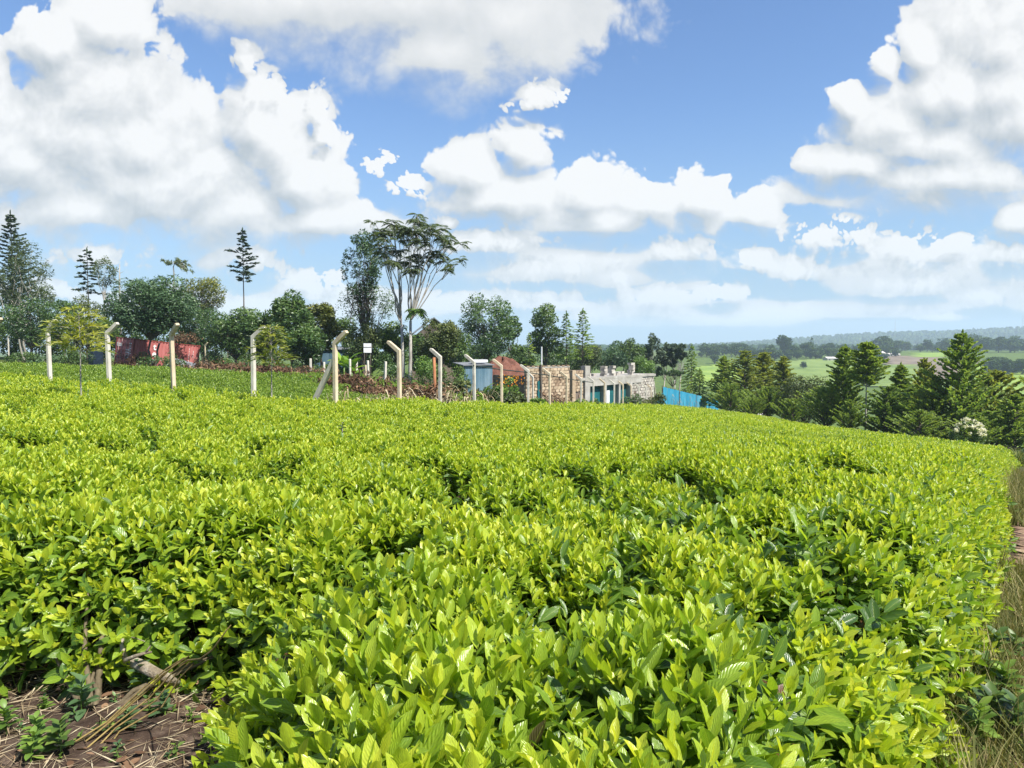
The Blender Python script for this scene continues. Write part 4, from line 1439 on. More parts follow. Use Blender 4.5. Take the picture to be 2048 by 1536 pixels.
for (u, Y, w, h, lab) in [(770, 20.8, 1.6, 1.0, 'pale withered stalks between the corner post and the first slope post'),
                          (830, 22.0, 1.8, 1.1, 'pale withered stalks before the orange timber post'),
                          (700, 18.5, 1.2, 0.9, 'curling dry straw-coloured blades at the foot of the corner post'),
                          (915, 26.5, 1.8, 1.2, 'brownish withered stalks before the blue sheet shed'),
                          (1110, 37.0, 1.8, 1.1, 'pale dry stalks at the foot of the posts before the brick wall'),
                          (735, 19.6, 1.0, 0.8, 'small tuft of dry straw-coloured blades right of the corner post')]:
    p = PX(u, 800, Y)
    stalk_clump(p.x, Y, w, h, int(u * 3), lab)


# ------------------------------------------------------------------ trees on the left and in the middle
def T_broad(name, u, vt, Y, wpx, cbv, label, leafm='mid_leaf', group=None, cat='tree', bark='bark', **kw):
    x, y, H = height_to(u, vt, Y)
    cb = max(0.3, PX(u, cbv, Y).z - gz(x, y))
    kw.setdefault('seed', int(u * 7 + vt))
    kw.setdefault('ry', min(wpx / 2 * Y / F_PX, 3.2))
    return broadleaf(name, x, y, label, cat, group, leafm, bark, H=H, cb=cb, rx=wpx / 2 * Y / F_PX, **kw)


def T_con(name, u, vt, Y, wpx, cbv, label, leafm='cypress', group=None, bark='bark', **kw):
    x, y, H = height_to(u, vt, Y)
    cb = max(0.2, PX(u, cbv, Y).z - gz(x, y))
    kw.setdefault('seed', int(u * 5 + vt))
    return conifer(name, x, y, label, group, leafm, bark, H=H, cb=cb, R=wpx / 2 * Y / F_PX, **kw)


# tall conifers, gums and dead wood on the skyline
T_con('spruce', 20, 424, 80, 120, 600, 'tall dark conifer with upswept branches at the far left edge', 'spruce', nb=96, sprays=60, rise=0.15, droop=-0.15, spl=0.8, spw=0.18, shape=0.85, gappy=0.25, tr=0.22)
T_broad('gum_tree', 42, 476, 72, 122, 640, 'tall drooping gum tree with pale twin trunks at the left edge', 'gum_leaf', bark='pale_bark', leaf=0.30, n=5200, nclump=44, asp=0.3, tr=0.16, forks=3, clr=0.26, flat=1.2)
T_broad('gum_tree', 70, 560, 76, 80, 640, 'lower gum tree leaning right beside the tall gum', 'gum_leaf', bark='pale_bark', leaf=0.28, n=1800, nclump=22, asp=0.3, tr=0.10, forks=2, clr=0.28, flat=1.3)
T_con('spruce', 172, 497, 82, 72, 588, 'dark tiered conifer on a bare trunk behind the left sapling', 'spruce', nb=34, sprays=56, rise=0.05, droop=0.10, spl=0.75, spw=0.17, shape=0.55, gappy=0.4, tr=0.13)
T_broad('gum_tree', 206, 511, 80, 52, 575, 'slim gum tree with small round crown and long pale trunk', 'gum_leaf', bark='pale_bark', leaf=0.26, n=1200, nclump=16, asp=0.35, tr=0.09, clr=0.36, flat=1.1)
x, y, H = height_to(237, 528, 78)
root = empty('dead_tree', (x, y, gz(x, y)), 0, 'bare grey dead trunk standing right of the slim gum tree', 'dead tree')
r_ = np.random.default_rng(3)
t_ = MB().tube([(0.1, 0, 0), (0, 0, H * .5), (0.05, 0, H * .8), (0.12, 0, H)], [0.14, 0.11, 0.09, 0.04], n=7)
t_.obj('trunk', M['pale_bark'], root, smooth=True)
for k in range(7):
    z = H * r_.uniform(0.72, 0.97); a_ = r_.uniform(0, 6.28)
    MB().tube([(0.05, 0, z), (0.05 + 0.5 * math.cos(a_), 0.4 * math.sin(a_), z + 0.25)], [0.035, 0.01], n=4).obj('branch', M['pale_bark'], root)

T_con('spruce', 485, 458, 80, 84, 566, 'lone dark ragged conifer on a bare trunk against the white cloud', 'spruce', nb=46, sprays=60, rise=0.28, droop=0.10, spl=0.75, spw=0.17, shape=0.6, gappy=0.5, tr=0.12, seed=91)
# the bent little tree with a windswept crown
x, y, H = height_to(349, 512, 76)
root = empty('bent_tree', (x, y, gz(x, y)), 0, 'thin bent tree with a sparse windswept crown above the big green tree', 'tree')
T_, C_ = MB(), MB()
r_ = np.random.default_rng(12)
T_.tube([(-0.1, 0, 0), (-.25, 0, H * .6), (-.1, 0, H * .84), (-.15, 0, H * .90), (0.1, 0, H * .95)], [0.11, 0.08, 0.065, 0.05, 0.03], n=6)
for (dx, dz) in [(-1.2, 0.1), (-.7, -.2), (.6, .1), (1.2, .0), (1.7, -.5), (2.0, -1.1), (0.9, -.6), (1.4, -1.0), (.2, .25)]:
    e = np.array([dx, r_.uniform(-.5, .5), H * .95 + dz])
    limb(T_, r_, (0, 0, H * .93), e, 0.035, 0.008, 0.12, n=4)
    m = 46
    tt = r_.uniform(0.35, 1.05, m)[:, None]
    P_ = np.array([0, 0, H * .93]) + (e - np.array([0, 0, H * .93])) * tt + r_.normal(0, .1, (m, 3))
    D_ = np.stack([r_.normal(.2, .5, m) + np.sign(dx) * .4, r_.normal(0, .5, m), r_.uniform(-1.2, -.1, m)], -1)
    cards(C_, P_, D_, r_.normal(size=(m, 3)), 0.42, 0.10, np.clip(.5 + r_.normal(0, .2, m), 0, 1))
T_.obj('trunk', M['pale_bark'], root, smooth=True); C_.obj('crown', M['gum_leaf'], root)

# masses of broad-leaved trees
T_broad('round_tree', 405, 556, 88, 108, 640, 'round-topped golden-olive tree behind the big green tree', 'gold_leaf', leaf=0.26, n=5200, nclump=40, tr=0.25, top_bias=0.3, flat=0.6)
T_broad('shade_tree', 300, 550, 54, 190, 672, 'big blue-green spreading tree whose trunk stands before the red container', 'bluish_leaf', leaf=0.21, n=18000, nclump=70, tr=0.13, forks=2, clr=0.30)
T_broad('shade_tree', 405, 610, 72, 120, 700, 'dark green tree hanging over the right end of the container', 'dark_leaf', leaf=0.22, n=7000, nclump=34, tr=0.14)
T_broad('small_tree', 60, 600, 62, 110, 690, 'dark rounded tree below the gum trunks at the left edge', 'dark_leaf', leaf=0.20, n=6000, nclump=34, tr=0.14)
T_broad('small_tree', 125, 594, 66, 80, 690, 'dark leafy tree between the gum and the left sapling', 'dark_leaf', leaf=0.20, n=5000, nclump=30, tr=0.13)
T_broad('small_tree', 172, 585, 72, 80, 690, 'paler airy tree below the tiered conifer', 'olive_leaf', leaf=0.20, n=4200, nclump=30, tr=0.12)
T_broad('small_tree', 215, 625, 70, 60, 700, 'shaggy light green tree left of the big green tree', 'mid_leaf', leaf=0.20, n=3200, nclump=22, tr=0.12)
T_broad('small_tree', -30, 560, 70, 90, 690, 'green tree cut by the left edge of the picture', 'mid_leaf', leaf=0.22, n=3800, nclump=24, tr=0.14)
T_broad('broad_tree', 470, 608, 62, 110, 712, 'glossy dark broad-leaved tree right of the container', 'dark_leaf', leaf=0.30, n=6500, nclump=40, tr=0.14, asp=0.4)
T_broad('broad_tree', 525, 612, 58, 80, 715, 'glossy dark broad-leaved tree behind the middle sapling', 'dark_leaf', leaf=0.30, n=5200, nclump=34, tr=0.13, asp=0.4)
T_broad('broad_tree', 582, 596, 56, 100, 715, 'upright glossy broad-leaved tree right of the middle sapling', 'dark_leaf', leaf=0.30, n=6500, nclump=40, tr=0.14, asp=0.4, top_bias=0.3)
T_broad('broad_tree', 640, 600, 60, 100, 705, 'yellow-green leafy tree left of the tall dark tree', 'gold_leaf', leaf=0.26, n=6500, nclump=40, tr=0.14)
T_broad('broad_tree', 610, 650, 54, 90, 725, 'dark leafy tree low behind the corner post', 'dark_leaf', leaf=0.28, n=4800, nclump=30, tr=0.12, asp=0.4)
# the thicket behind, crowns down to the ground
for k, (u, vt, Y, w, lm, lab) in enumerate([(20, 622, 80, 110, 'mid_leaf', 'green thicket tree at the left edge behind the gum trunks'), (100, 640, 76, 90, 'dark_leaf', 'low dark thicket tree behind the left sapling'),
        (190, 640, 78, 90, 'olive_leaf', 'low olive thicket tree left of the container'), (245, 620, 74, 70, 'dark_leaf', 'dark thicket tree behind the left end of the container'),
        (340, 640, 74, 120, 'dark_leaf', 'dark thicket tree behind the middle of the container'), (430, 632, 78, 110, 'dark_leaf', 'dark thicket tree behind the pale post by the container'),
        (500, 640, 72, 110, 'mid_leaf', 'green thicket tree below the lone conifer'), (555, 630, 76, 90, 'dark_leaf', 'dark thicket tree behind the middle sapling crown'),
        (620, 640, 74, 100, 'olive_leaf', 'olive thicket tree behind the yellow-green tree'), (680, 620, 74, 80, 'mid_leaf', 'green thicket tree left of the tall dark tree foot'),
        (735, 650, 66, 90, 'dark_leaf', 'dark thicket tree behind the white board'), (780, 660, 70, 80, 'mid_leaf', 'green thicket tree left of the parasol stems'),
        (845, 655, 66, 70, 'dark_leaf', 'dark thicket tree right of the parasol stems'), (915, 660, 72, 70, 'mid_leaf', 'green thicket tree left of the large rounded tree'),
        (1035, 690, 84, 70, 'mid_leaf', 'low green thicket tree behind the red soil heap'), (1110, 690, 100, 80, 'dark_leaf', 'dark thicket tree below the two pointed conifers'),
        (1160, 700, 104, 80, 'mid_leaf', 'green thicket tree behind the end of the ochre wall'), (960, 680, 96, 80, 'dark_leaf', 'dark thicket under the large rounded tree'),
        (1345, 740, 112, 70, 'dark_leaf', 'dark thicket below the slender skyline trees'), (1300, 730, 122, 80, 'dark_leaf', 'dark thicket behind the right end of the concrete house')]):
    T_broad('thicket_tree', u, vt, Y, w, 752, lab, lm, group='thicket behind the fences', leaf=0.26, n=4200, nclump=34, tr=0.10, seed=1500 + k)
# tall airy dark tree
T_broad('airy_tree', 722, 444, 60, 86, 640, 'tall dark loose-leaved tree beside the many-stemmed parasol tree', 'bluish_leaf', leaf=0.21, n=5600, nclump=70, asp=0.45, tr=0.12, forks=2, clr=0.24, flat=1.1, ry=1.6)
T_broad('airy_tree', 735, 560, 61, 130, 665, 'dark thin foliage hanging around the foot of the tall loose-leaved tree', 'dark_leaf', leaf=0.18, n=2600, nclump=40, asp=0.4, tr=0.09, forks=2, clr=0.22, flat=1.2)
T_broad('grey_shrub', 725, 630, 56, 80, 715, 'dull grey-green twiggy shrub below the tall dark tree', 'olive_leaf', leaf=0.16, n=3600, nclump=36, tr=0.08, cat='shrub')
T_broad('small_tree', 790, 640, 60, 80, 712, 'bright green leafy tree behind the parasol tree stems', 'mid_leaf', leaf=0.22, n=4200, nclump=28, tr=0.11)
T_broad('small_tree', 880, 634, 52, 90, 722, 'brownish-green rounded tree right of the parasol tree', 'olive_leaf', leaf=0.19, n=6000, nclump=36, tr=0.11)
T_broad('round_tree', 970, 586, 88, 118, 716, 'large rounded dark green tree left of the brick wall', 'dark_leaf', leaf=0.30, n=8500, nclump=44, tr=0.2, clr=0.36)
T_broad('round_tree', 1022, 625, 90, 46, 690, 'right-hand dark lobe of trees beside the large rounded tree', 'dark_leaf', leaf=0.30, n=2200, nclump=16, tr=0.15)
T_broad('tall_tree', 1092, 611, 92, 78, 730, 'mid green broad-leaved tree left of the two pointed conifers', 'mid_leaf', leaf=0.32, n=6000, nclump=36, tr=0.16, top_bias=0.3)
T_con('cedar', 1132, 624, 90, 56, 720, 'first of two pointed olive conifers behind the brick wall', 'cypress', nb=80, sprays=30, rise=0.3, droop=0.25, spl=0.55, spw=0.16, shape=0.8)
T_con('cedar', 1165, 618, 91, 56, 720, 'second, taller of two pointed olive conifers behind the brick wall', 'cypress', nb=80, sprays=30, rise=0.35, droop=0.2, spl=0.55, spw=0.16, shape=0.7)
T_con('cedar', 1058, 668, 84, 50, 735, 'small grey-green conifer left of the brick wall', 'cypress', nb=50, sprays=22, rise=0.3, droop=0.2, spl=0.45, spw=0.14)
T_broad('tall_tree', 1255, 674, 118, 70, 745, 'rounded green tree behind the concrete frame building', 'mid_leaf', leaf=0.36, n=3800, nclump=26, tr=0.18)
T_broad('tall_tree', 1215, 690, 112, 80, 745, 'pale green tree behind the grey pillar of the building', 'bluish_leaf', leaf=0.36, n=3600, nclump=26, tr=0.16)
T_broad('tall_tree', 1180, 684, 100, 70, 740, 'light feathery tree leaning over the brick wall', 'olive_leaf', leaf=0.26, n=3600, nclump=30, tr=0.10)
T_broad('tall_tree', 1285, 712, 108, 70, 765, 'bright green bushy tree above the right end of the building', 'light_leaf', leaf=0.30, n=3200, nclump=24, tr=0.12)
for k, (u, vt, Y, w, cbv) in enumerate([(1308, 668, 118, 40, 735), (1330, 682, 120, 34, 738), (1350, 680, 117, 34, 735), (1362, 684, 114, 26, 725), (1290, 690, 125, 36, 745)]):
    T_broad('pine_tree', u, vt, Y, w, cbv, '%s slender dark tree from the left on the skyline right of the building' % ords[k], 'spruce', group='slender dark trees right of the building', leaf=0.34, n=2000, nclump=20, tr=0.14, flat=1.0, bark='pale_bark')
T_con('cedar', 1384, 690, 98, 60, 800, 'dark layered conifer standing over the blue sheet fence', 'cypress', nb=90, sprays=34, rise=0.3, droop=0.35, spl=0.6, spw=0.16, shape=0.8)
T_con('cedar', 1400, 738, 92, 80, 812, 'spreading grey-green conifer behind the right end of the blue sheets', 'cypress', nb=80, sprays=34, rise=0.2, droop=0.3, spl=0.6, spw=0.16, shape=0.9)


# ------------------------------------------------------------------ parasol tree: many bare stems, drooping tufts on top
def frond_tuft(C, r, c, n, ln, droop=1.0, lw=0.10):
    for k in range(n):
        az = r.uniform(0, 6.28); L_ = ln * r.uniform(0.7, 1.15)
        s = np.linspace(0.12, 1, 9)
        rise = r.uniform(0.15, 0.95)
        P_ = np.stack([c[0] + math.cos(az) * L_ * s * 0.85, c[1] + math.sin(az) * L_ * s * 0.85, c[2] + L_ * (rise * s - droop * 0.75 * s * s)], -1)
        tang = np.gradient(P_, axis=0)
        sd = np.array([-math.sin(az), math.cos(az), 0])
        for sg in (-1, 1):
            D_ = tang / np.linalg.norm(tang, axis=1)[:, None] * 0.5 + sd * sg * 0.8 - np.array([0, 0, 0.45])
            ll = L_ * 0.36 * np.sin(np.pi * (0.15 + 0.8 * s))
            Dn = D_ / np.linalg.norm(D_, axis=1)[:, None]
            cards(C, P_ + Dn * (ll * 0.5)[:, None], D_, np.tile([0, 0, 1.0], (9, 1)) + r.normal(0, .25, (9, 3)), ll, lw, np.clip(0.45 + r.normal(0, .18, 9), 0, 1))


r_ = np.random.default_rng(21)
Yp = 55
b0 = PX(815, 716, Yp); zg = gz(b0.x, Yp)
root = empty('parasol_tree', (b0.x, Yp, zg), 0, 'tall many-stemmed tree with bare pale stems and drooping feathery tufts on top', 'tree')
base = np.array([b0.x, Yp, zg])
T_, C_ = MB(), MB()
foot = [PX(806, 716, Yp), PX(818, 716, Yp - 0.4)]
fork = [PX(803, 650, Yp), PX(821, 642, Yp - 0.3)]
for f, k in zip(foot, fork):
    T_.tube(np.array([(f.x, f.y, zg - .1), ((f.x * .5 + k.x * .5) + .05, f.y, (zg + k.z) / 2), tuple(k)]) - base, [0.17, 0.13, 0.10], n=8)
tips = [(757, 470, 0), (780, 462, 0), (800, 470, 0), (818, 452, 1), (838, 440, 1), (858, 452, 1), (880, 474, 1), (895, 490, 1), (776, 520, 0), (820, 540, 1), (905, 528, 1), (868, 500, 1), (795, 500, 0), (845, 480, 1), (765, 492, 0), (850, 520, 1), (788, 446, 0), (808, 462, 1), (828, 462, 1), (872, 458, 1), (890, 510, 1), (770, 508, 0), (838, 508, 1), (806, 520, 0)]
for (u, v, w) in tips:
    e = np.array(PX(u, v + 4, Yp + r_.uniform(-1.3, 1.3))); f = np.array(fork[w])
    limb(T_, r_, f - base, e - base, 0.055, 0.020, 0.03, n=5, k=6)
    frond_tuft(C_, r_, e - base, 9, 1.2 if v < 500 else 0.95, 1.0, 0.11)
    for q in range(2):
        e2 = e + r_.normal(0, 0.75, 3) * np.array([1, 1, .45])
        limb(T_, r_, (f * .25 + e * .75) - base, e2 - base, 0.03, 0.012, 0.05, n=4, k=4)
        frond_tuft(C_, r_, e2 - base, 6, 1.0, 1.0, 0.11)
T_.obj('trunk', M['pale_bark'], root, smooth=True); C_.obj('crown', M['gum_leaf'], root)
# fern-like epiphyte on its trunk
C2 = MB()
frond_tuft(C2, r_, np.array(PX(832, 622, Yp - 0.6)) - base, 34, 1.0, 1.3, 0.10)
C2.obj('climber', M['light_leaf'], root)


# ------------------------------------------------------------------ feathery saplings in the tea
def sapling(u, vt, vb, Y, wpx, crown_v, label, seed, leafm='feather', n=34):
    r = np.random.default_rng(seed)
    p = PX(u, vt, Y); zg = gz(p.x, Y)
    H = p.z - zg
    root = empty('sapling', (p.x, Y, zg), 0, label, 'sapling')
    T, C = MB(), MB()
    cb = PX(u, crown_v, Y).z - zg
    R = wpx / 2 * Y / F_PX
    T.tube([(0.02, 0, -.05), (0, 0, H * .4), (0.015, 0, H * .7), (0, 0, H * .97)], [0.020, 0.015, 0.011, 0.004], n=6)
    for k in range(n):
        t = (k + r.random()) / n
        z = cb + (H - cb) * t * 0.98
        az = k * 2.399 + r.uniform(-.4, .4)
        L_ = R * (1.05 - 0.65 * t ** 1.5) * r.uniform(0.7, 1.1) * (0.75 if t < 0.08 else 1)
        s = np.linspace(0.0, 1, 8)
        P_ = np.stack([math.cos(az) * L_ * s, math.sin(az) * L_ * s, z + L_ * (0.55 * s - 0.45 * s * s)], -1)
        T.tube(P_, np.linspace(0.005, 0.0015, 8), n=3, cap=False)
        tang = np.gradient(P_, axis=0)
        sd = np.array([-math.sin(az), math.cos(az), 0])
        tone = 0.35 + 0.5 * r.random()
        m = 26
        uu = r.uniform(0.15, 1.0, m)
        B = np.stack([np.interp(uu, s, P_[:, q]) for q in range(3)], -1)
        TT = np.stack([np.interp(uu, s, tang[:, q]) for q in range(3)], -1)
        sg = r.choice([-1, 1], m)[:, None]
        D_ = TT / np.linalg.norm(TT, axis=1)[:, None] * 0.9 + sd * sg * 0.6 + np.array([0, 0, 1]) * r.normal(.05, .3, m)[:, None]
        ll = L_ * 0.42 * (1.1 - uu * 0.5)
        Dn = D_ / np.linalg.norm(D_, axis=1)[:, None]
        cards(C, B + Dn * (ll * .5)[:, None], D_, r.normal(0, .4, (m, 3)) + np.array([0, 0, 1]), ll, 0.030, np.clip(tone + r.normal(0, .15, m), 0, 1))
    T.obj('trunk', M['pale_bark'], root, smooth=True); C.obj('crown', M[leafm], root)
    return root


sapling(157, 618, 826, 14.5, 158, 712, 'golden feathery sapling on a thin stem in the tea at left', 5, n=40)
sapling(541, 652, 822, 16.0, 104, 735, 'golden-green feathery sapling beside the middle fence post', 6, n=44)
sapling(684, 845, 922, 9.5, 30, 905, 'small bluish feathery seedling rising from the tea left of centre', 8, leafm='mid_leaf', n=20)
sapling(1215, 868, 905, 13.0, 16, 892, 'tiny reddish seedling rising from the middle of the tea', 9, leafm='dry_leaf', n=8)

# ------------------------------------------------------------------ shrubs and undergrowth
def shrub(u, v, Y, wpx, hpx, label, leafm='mid_leaf', n=1500, leaf=0.16, name='shrub', group='undergrowth between the tea and the trees', nclump=14):
    p = PX(u, v, Y)
    k = Y / F_PX
    return broadleaf(name, p.x, p.y, label, 'shrub', group, leafm, 'bark', seed=int(u + v * 3), H=hpx * k * 1.0, cb=0.05, rx=wpx / 2 * k, leaf=leaf, n=n, nclump=nclump, tr=0.05, clr=0.42)


SHR = [(330, 752, 52, 90, 48, 'dark leafy shrub below the side of the red container', 'dark_leaf'),
       (290, 735, 54, 40, 50, 'climbing shrub against the middle of the red container', 'dark_leaf'),
       (455, 752, 52, 70, 40, 'grassy green shrub right of the wide brush heap', 'mid_leaf'),
       (490, 745, 54, 60, 40, 'green shrub under the dark broad-leaved trees', 'dark_leaf'),
       (560, 752, 50, 70, 36, 'pale green shrub behind the middle sapling', 'bluish_leaf'),
       (600, 742, 54, 60, 44, 'dark shrub left of the two stub posts', 'dark_leaf'),
       (640, 752, 50, 50, 46, 'feathery green shrub between the stub posts and the brace', 'mid_leaf'),
       (720, 762, 45, 40, 34, 'bright bush at the foot of the banana plants', 'light_leaf'),
       (765, 718, 52, 90, 36, 'purple-leaved shrub right of the white board', 'purple_leaf'),
       (800, 724, 51, 60, 34, 'smaller purple-leaved shrub before the parasol tree', 'purple_leaf'),
       (790, 766, 46, 90, 60, 'dark green shrub behind the first slope post', 'dark_leaf'),
       (845, 765, 44, 80, 84, 'light green leafy shrub left of the orange timber post', 'light_leaf'),
       (900, 768, 42, 80, 72, 'dense green shrub right of the orange timber post', 'mid_leaf'),
       (930, 790, 34, 60, 46, 'low brownish shrub before the blue sheet shed', 'olive_leaf'),
       (985, 796, 33, 60, 46, 'dull green weeds below the banana leaves', 'olive_leaf'),
       (1020, 790, 38, 56, 68, 'rounded green bush with orange blossoms before the wall', 'light_leaf'),
       (1030, 800, 36, 50, 36, 'dark weeds at the foot of the flowering bush', 'olive_leaf'),
       (1075, 803, 36, 50, 34, 'bright green weeds below the bent pale post', 'light_leaf'),
       (1165, 806, 44, 36, 32, 'bright green weeds at the foot of the brick corner', 'light_leaf'),
       (1195, 806, 47, 36, 40, 'dark green weeds before the teal sheet opening', 'mid_leaf'),
       (1260, 808, 52, 60, 40, 'dark green shrub before the concrete wall', 'dark_leaf'),
       (1318, 815, 60, 40, 44, 'olive bush between the last posts and the blue sheets', 'olive_leaf'),
       (1290, 812, 58, 40, 30, 'grey-green weeds at the foot of the last posts', 'olive_leaf'),
       (100, 730, 58, 90, 30, 'pale green weeds behind the left tea', 'bluish_leaf'),
       (40, 728, 58, 80, 34, 'green weeds at the left edge behind the tea', 'mid_leaf'),
       (155, 735, 57, 70, 42, 'light green bush behind the left sapling', 'mid_leaf'),
       (690, 700, 58, 70, 60, 'light green shrub behind the banana plants', 'mid_leaf'),
       (660, 735, 50, 50, 50, 'grass-green shrub behind the corner post', 'mid_leaf'),
       (430, 715, 62, 60, 46, 'dark shrub behind the pale post right of the container', 'dark_leaf')]
for s_ in SHR:
    shrub(*s_)
# orange blossoms on the flowering bush
pb = PX(1020, 790, 38)
for o in list(COL.objects):
    if o.get('label', '').startswith('rounded green bush with orange'):
        r_ = np.random.default_rng(2)
        C_ = MB(); m = 90
        az = r_.uniform(0, 6.28, m)
        P_ = np.stack([np.cos(az) * r_.uniform(0.2, 0.8, m), np.sin(az) * r_.uniform(0, 0.8, m) - .2, 1.5 + r_.uniform(-.3, .35, m)], -1)
        cards(C_, P_, r_.normal(size=(m, 3)), r_.normal(size=(m, 3)), 0.10, 0.08, r_.random(m))
        C_.obj('blossoms', M['orange_flower'], o)


def banana(u, v, Y, hpx, label, seed, n=7):
    r = np.random.default_rng(seed)
    p = PX(u, v, Y); k = Y / F_PX; H = hpx * k
    root = empty('banana_plant', (p.x, p.y, gz(p.x, p.y)), 0, label, 'banana plant')
    MB().tube([(0, 0, -.1), (0.02, 0, H * .3), (0, 0, H * .55)], [0.09, 0.075, 0.045], n=8).obj('stem', M['light_leaf'], root, smooth=True)
    for q in range(n):
        az = r.uniform(0, 6.28); L_ = H * r.uniform(0.5, 0.75)
        rise = r.uniform(0.7, 1.5); mb = MB()
        s = np.linspace(0, 1, 9)
        hor = 0.75 / rise
        P_ = np.stack([math.cos(az) * L_ * s * hor, math.sin(az) * L_ * s * hor, H * .5 + L_ * (rise * s * .75 - .45 * s * s)], -1)
        sd = np.array([-math.sin(az), math.cos(az), 0])
        w = 0.20 * H / 2.2 * np.sin(np.pi * np.clip(s, .04, .98) ** 0.8)[:, None]
        V = np.concatenate([P_ - sd * w + np.array([0, 0, -.05]) * w, P_ + [0, 0, .0], P_ + sd * w])
        V[:9, 2] += w[:, 0] * .35; V[18:, 2] += w[:, 0] * .35
        mb.add(V, [(a + o_, a + 1 + o_, a + 10 + o_, a + 9 + o_) for o_ in (0, 9) for a in range(8)], v=r.uniform(.3, .9))
        mb.obj('leaf', M['banana'], root, smooth=True)
    return root


banana(704, 760, 47, 70, 'banana plant with upright pale leaves right of the corner post', 4)
banana(688, 745, 50, 84, 'taller banana plant with arching leaves behind the corner post', 5)
banana(965, 790, 32, 62, 'banana plant with two bright leaves before the blue sheet shed', 6, n=5)
banana(716, 764, 45, 52, 'small banana plant left of the orange-topped stub post', 7, n=5)


# ------------------------------------------------------------------ unfinished building and sheds on the slope
M['brick'] = solid_mat('ochre_block', [(0.3, (0.20, 0.135, 0.09)), (0.5, (0.32, 0.235, 0.155)), (0.7, (0.42, 0.33, 0.23))], scale=3, bump=0.5, bdist=0.02, jit=0.5, coord='Object')
M['mortar'] = solid_mat('dark_mortar', [(0.3, (0.10, 0.07, 0.055)), (0.7, (0.20, 0.16, 0.13))], scale=5, bump=0.3)
M['grey_block'] = solid_mat('grey_block', [(0.3, (0.22, 0.20, 0.175)), (0.5, (0.34, 0.31, 0.275)), (0.7, (0.45, 0.42, 0.37))], scale=2.5, bump=0.4, bdist=0.02, jit=0.3)
M['plaster'] = solid_mat('grey_plaster', [(0.3, (0.22, 0.205, 0.185)), (0.5, (0.31, 0.295, 0.265)), (0.7, (0.39, 0.375, 0.345))], scale=1.2, bump=0.3, bdist=0.01)
M['teal'] = solid_mat('teal_sheet', [(0.3, (0.018, 0.16, 0.27)), (0.5, (0.03, 0.235, 0.38)), (0.7, (0.07, 0.32, 0.47))], scale=0.8, rough=0.5, bump=0.1, stretch=(1, 1, 0.4), jit=0.25)
M['teal_dark'] = solid_mat('dark_teal_sheet', [(0.3, (0.01, 0.075, 0.085)), (0.7, (0.02, 0.13, 0.14))], scale=0.8, rough=0.5, bump=0.1)
M['blue_sheet'] = solid_mat('blue_iron_sheet', [(0.3, (0.05, 0.095, 0.13)), (0.5, (0.08, 0.15, 0.20)), (0.7, (0.15, 0.22, 0.27))], scale=1.0, rough=0.45, bump=0.1, stretch=(1, 1, 0.3), jit=0.3)
M['red_soil'] = solid_mat('red_soil', [(0.3, (0.075, 0.030, 0.020)), (0.5, (0.135, 0.055, 0.036)), (0.7, (0.20, 0.092, 0.062))], scale=2.2, bump=0.9, bdist=0.08)


def block_mesh(l, d, h, seed, mat, name='block'):
    r = np.random.default_rng(seed)
    mb = MB().box((0, 0, 0), (l, d, h))
    V = mb.V[0]; V += r.normal(0, 0.010, V.shape)
    return mb.mesh(name, mat)


def frame_at(uL, YL, uR, YR):
    """a wall line between two points on the ground: origin, yaw, length"""
    a = PX(uL, 780, YL); b = PX(uR, 780, YR)
    d = b - a
    return Vector((a.x, a.y, 0)), math.atan2(d.y, d.x), math.hypot(d.x, d.y)


def block_wall(root, L_, z0, z1, course, blen, mats, y=0.0, x0=0.0, depth=0.22, skip=None, seed=0):
    r = np.random.default_rng(seed)
    meshes = [block_mesh(blen - 0.03, depth, course - 0.035, seed + k, mats) for k in range(4)]
    wall = MB().box((x0 + L_ / 2, y + 0.02, (z0 + z1) / 2), (L_ - 0.06, depth - 0.06, z1 - z0 - 0.03)).obj('wall_core', M['mortar'], root)
    nz = int(round((z1 - z0) / course))
    for i in range(nz):
        off = (i % 2) * blen / 2
        n = int(math.ceil((L_ + off) / blen))
        for k in range(n):
            xa = max(0, k * blen - off); xb = min(L_, (k + 1) * blen - off)
            if xb - xa < 0.1: continue
            if skip and skip((xa + xb) / 2, z0 + (i + .5) * course): continue
            o = link('block', meshes[int(r.integers(0, 4))], root)
            o.location = (x0 + (xa + xb) / 2, y + r.normal(0, 0.012), z0 + (i + .5) * course)
            o.scale = ((xb - xa - 0.03) / (blen - 0.03), 1, 1)
    return wall


# ochre block walls
o_, yaw, L_ = frame_at(1050, 48.5, 1137, 52.0)
zt = PX(1100, 736, 50).z; zb = gz(o_.x + 1, 50) - 0.2
o_.z = zb
house = empty('unfinished_house', o_, yaw, 'unfinished house wall of ochre stone blocks in level courses, roofless', 'house')
nH = zt - zb
block_wall(house, L_, 0, nH, nH / 15, 0.42, M['brick'], seed=3)
MB().box((L_ / 2, 0.03, nH + 0.05), (L_ + 0.05, 0.26, 0.09)).obj('wall_plate', M['plaster'], house)
for k in range(9):
    MB().box((0.2 + k * (L_ - .4) / 8, 0.0, nH + 0.13), (0.28, 0.24, 0.09)).obj('loose_block', M['brick'], house)
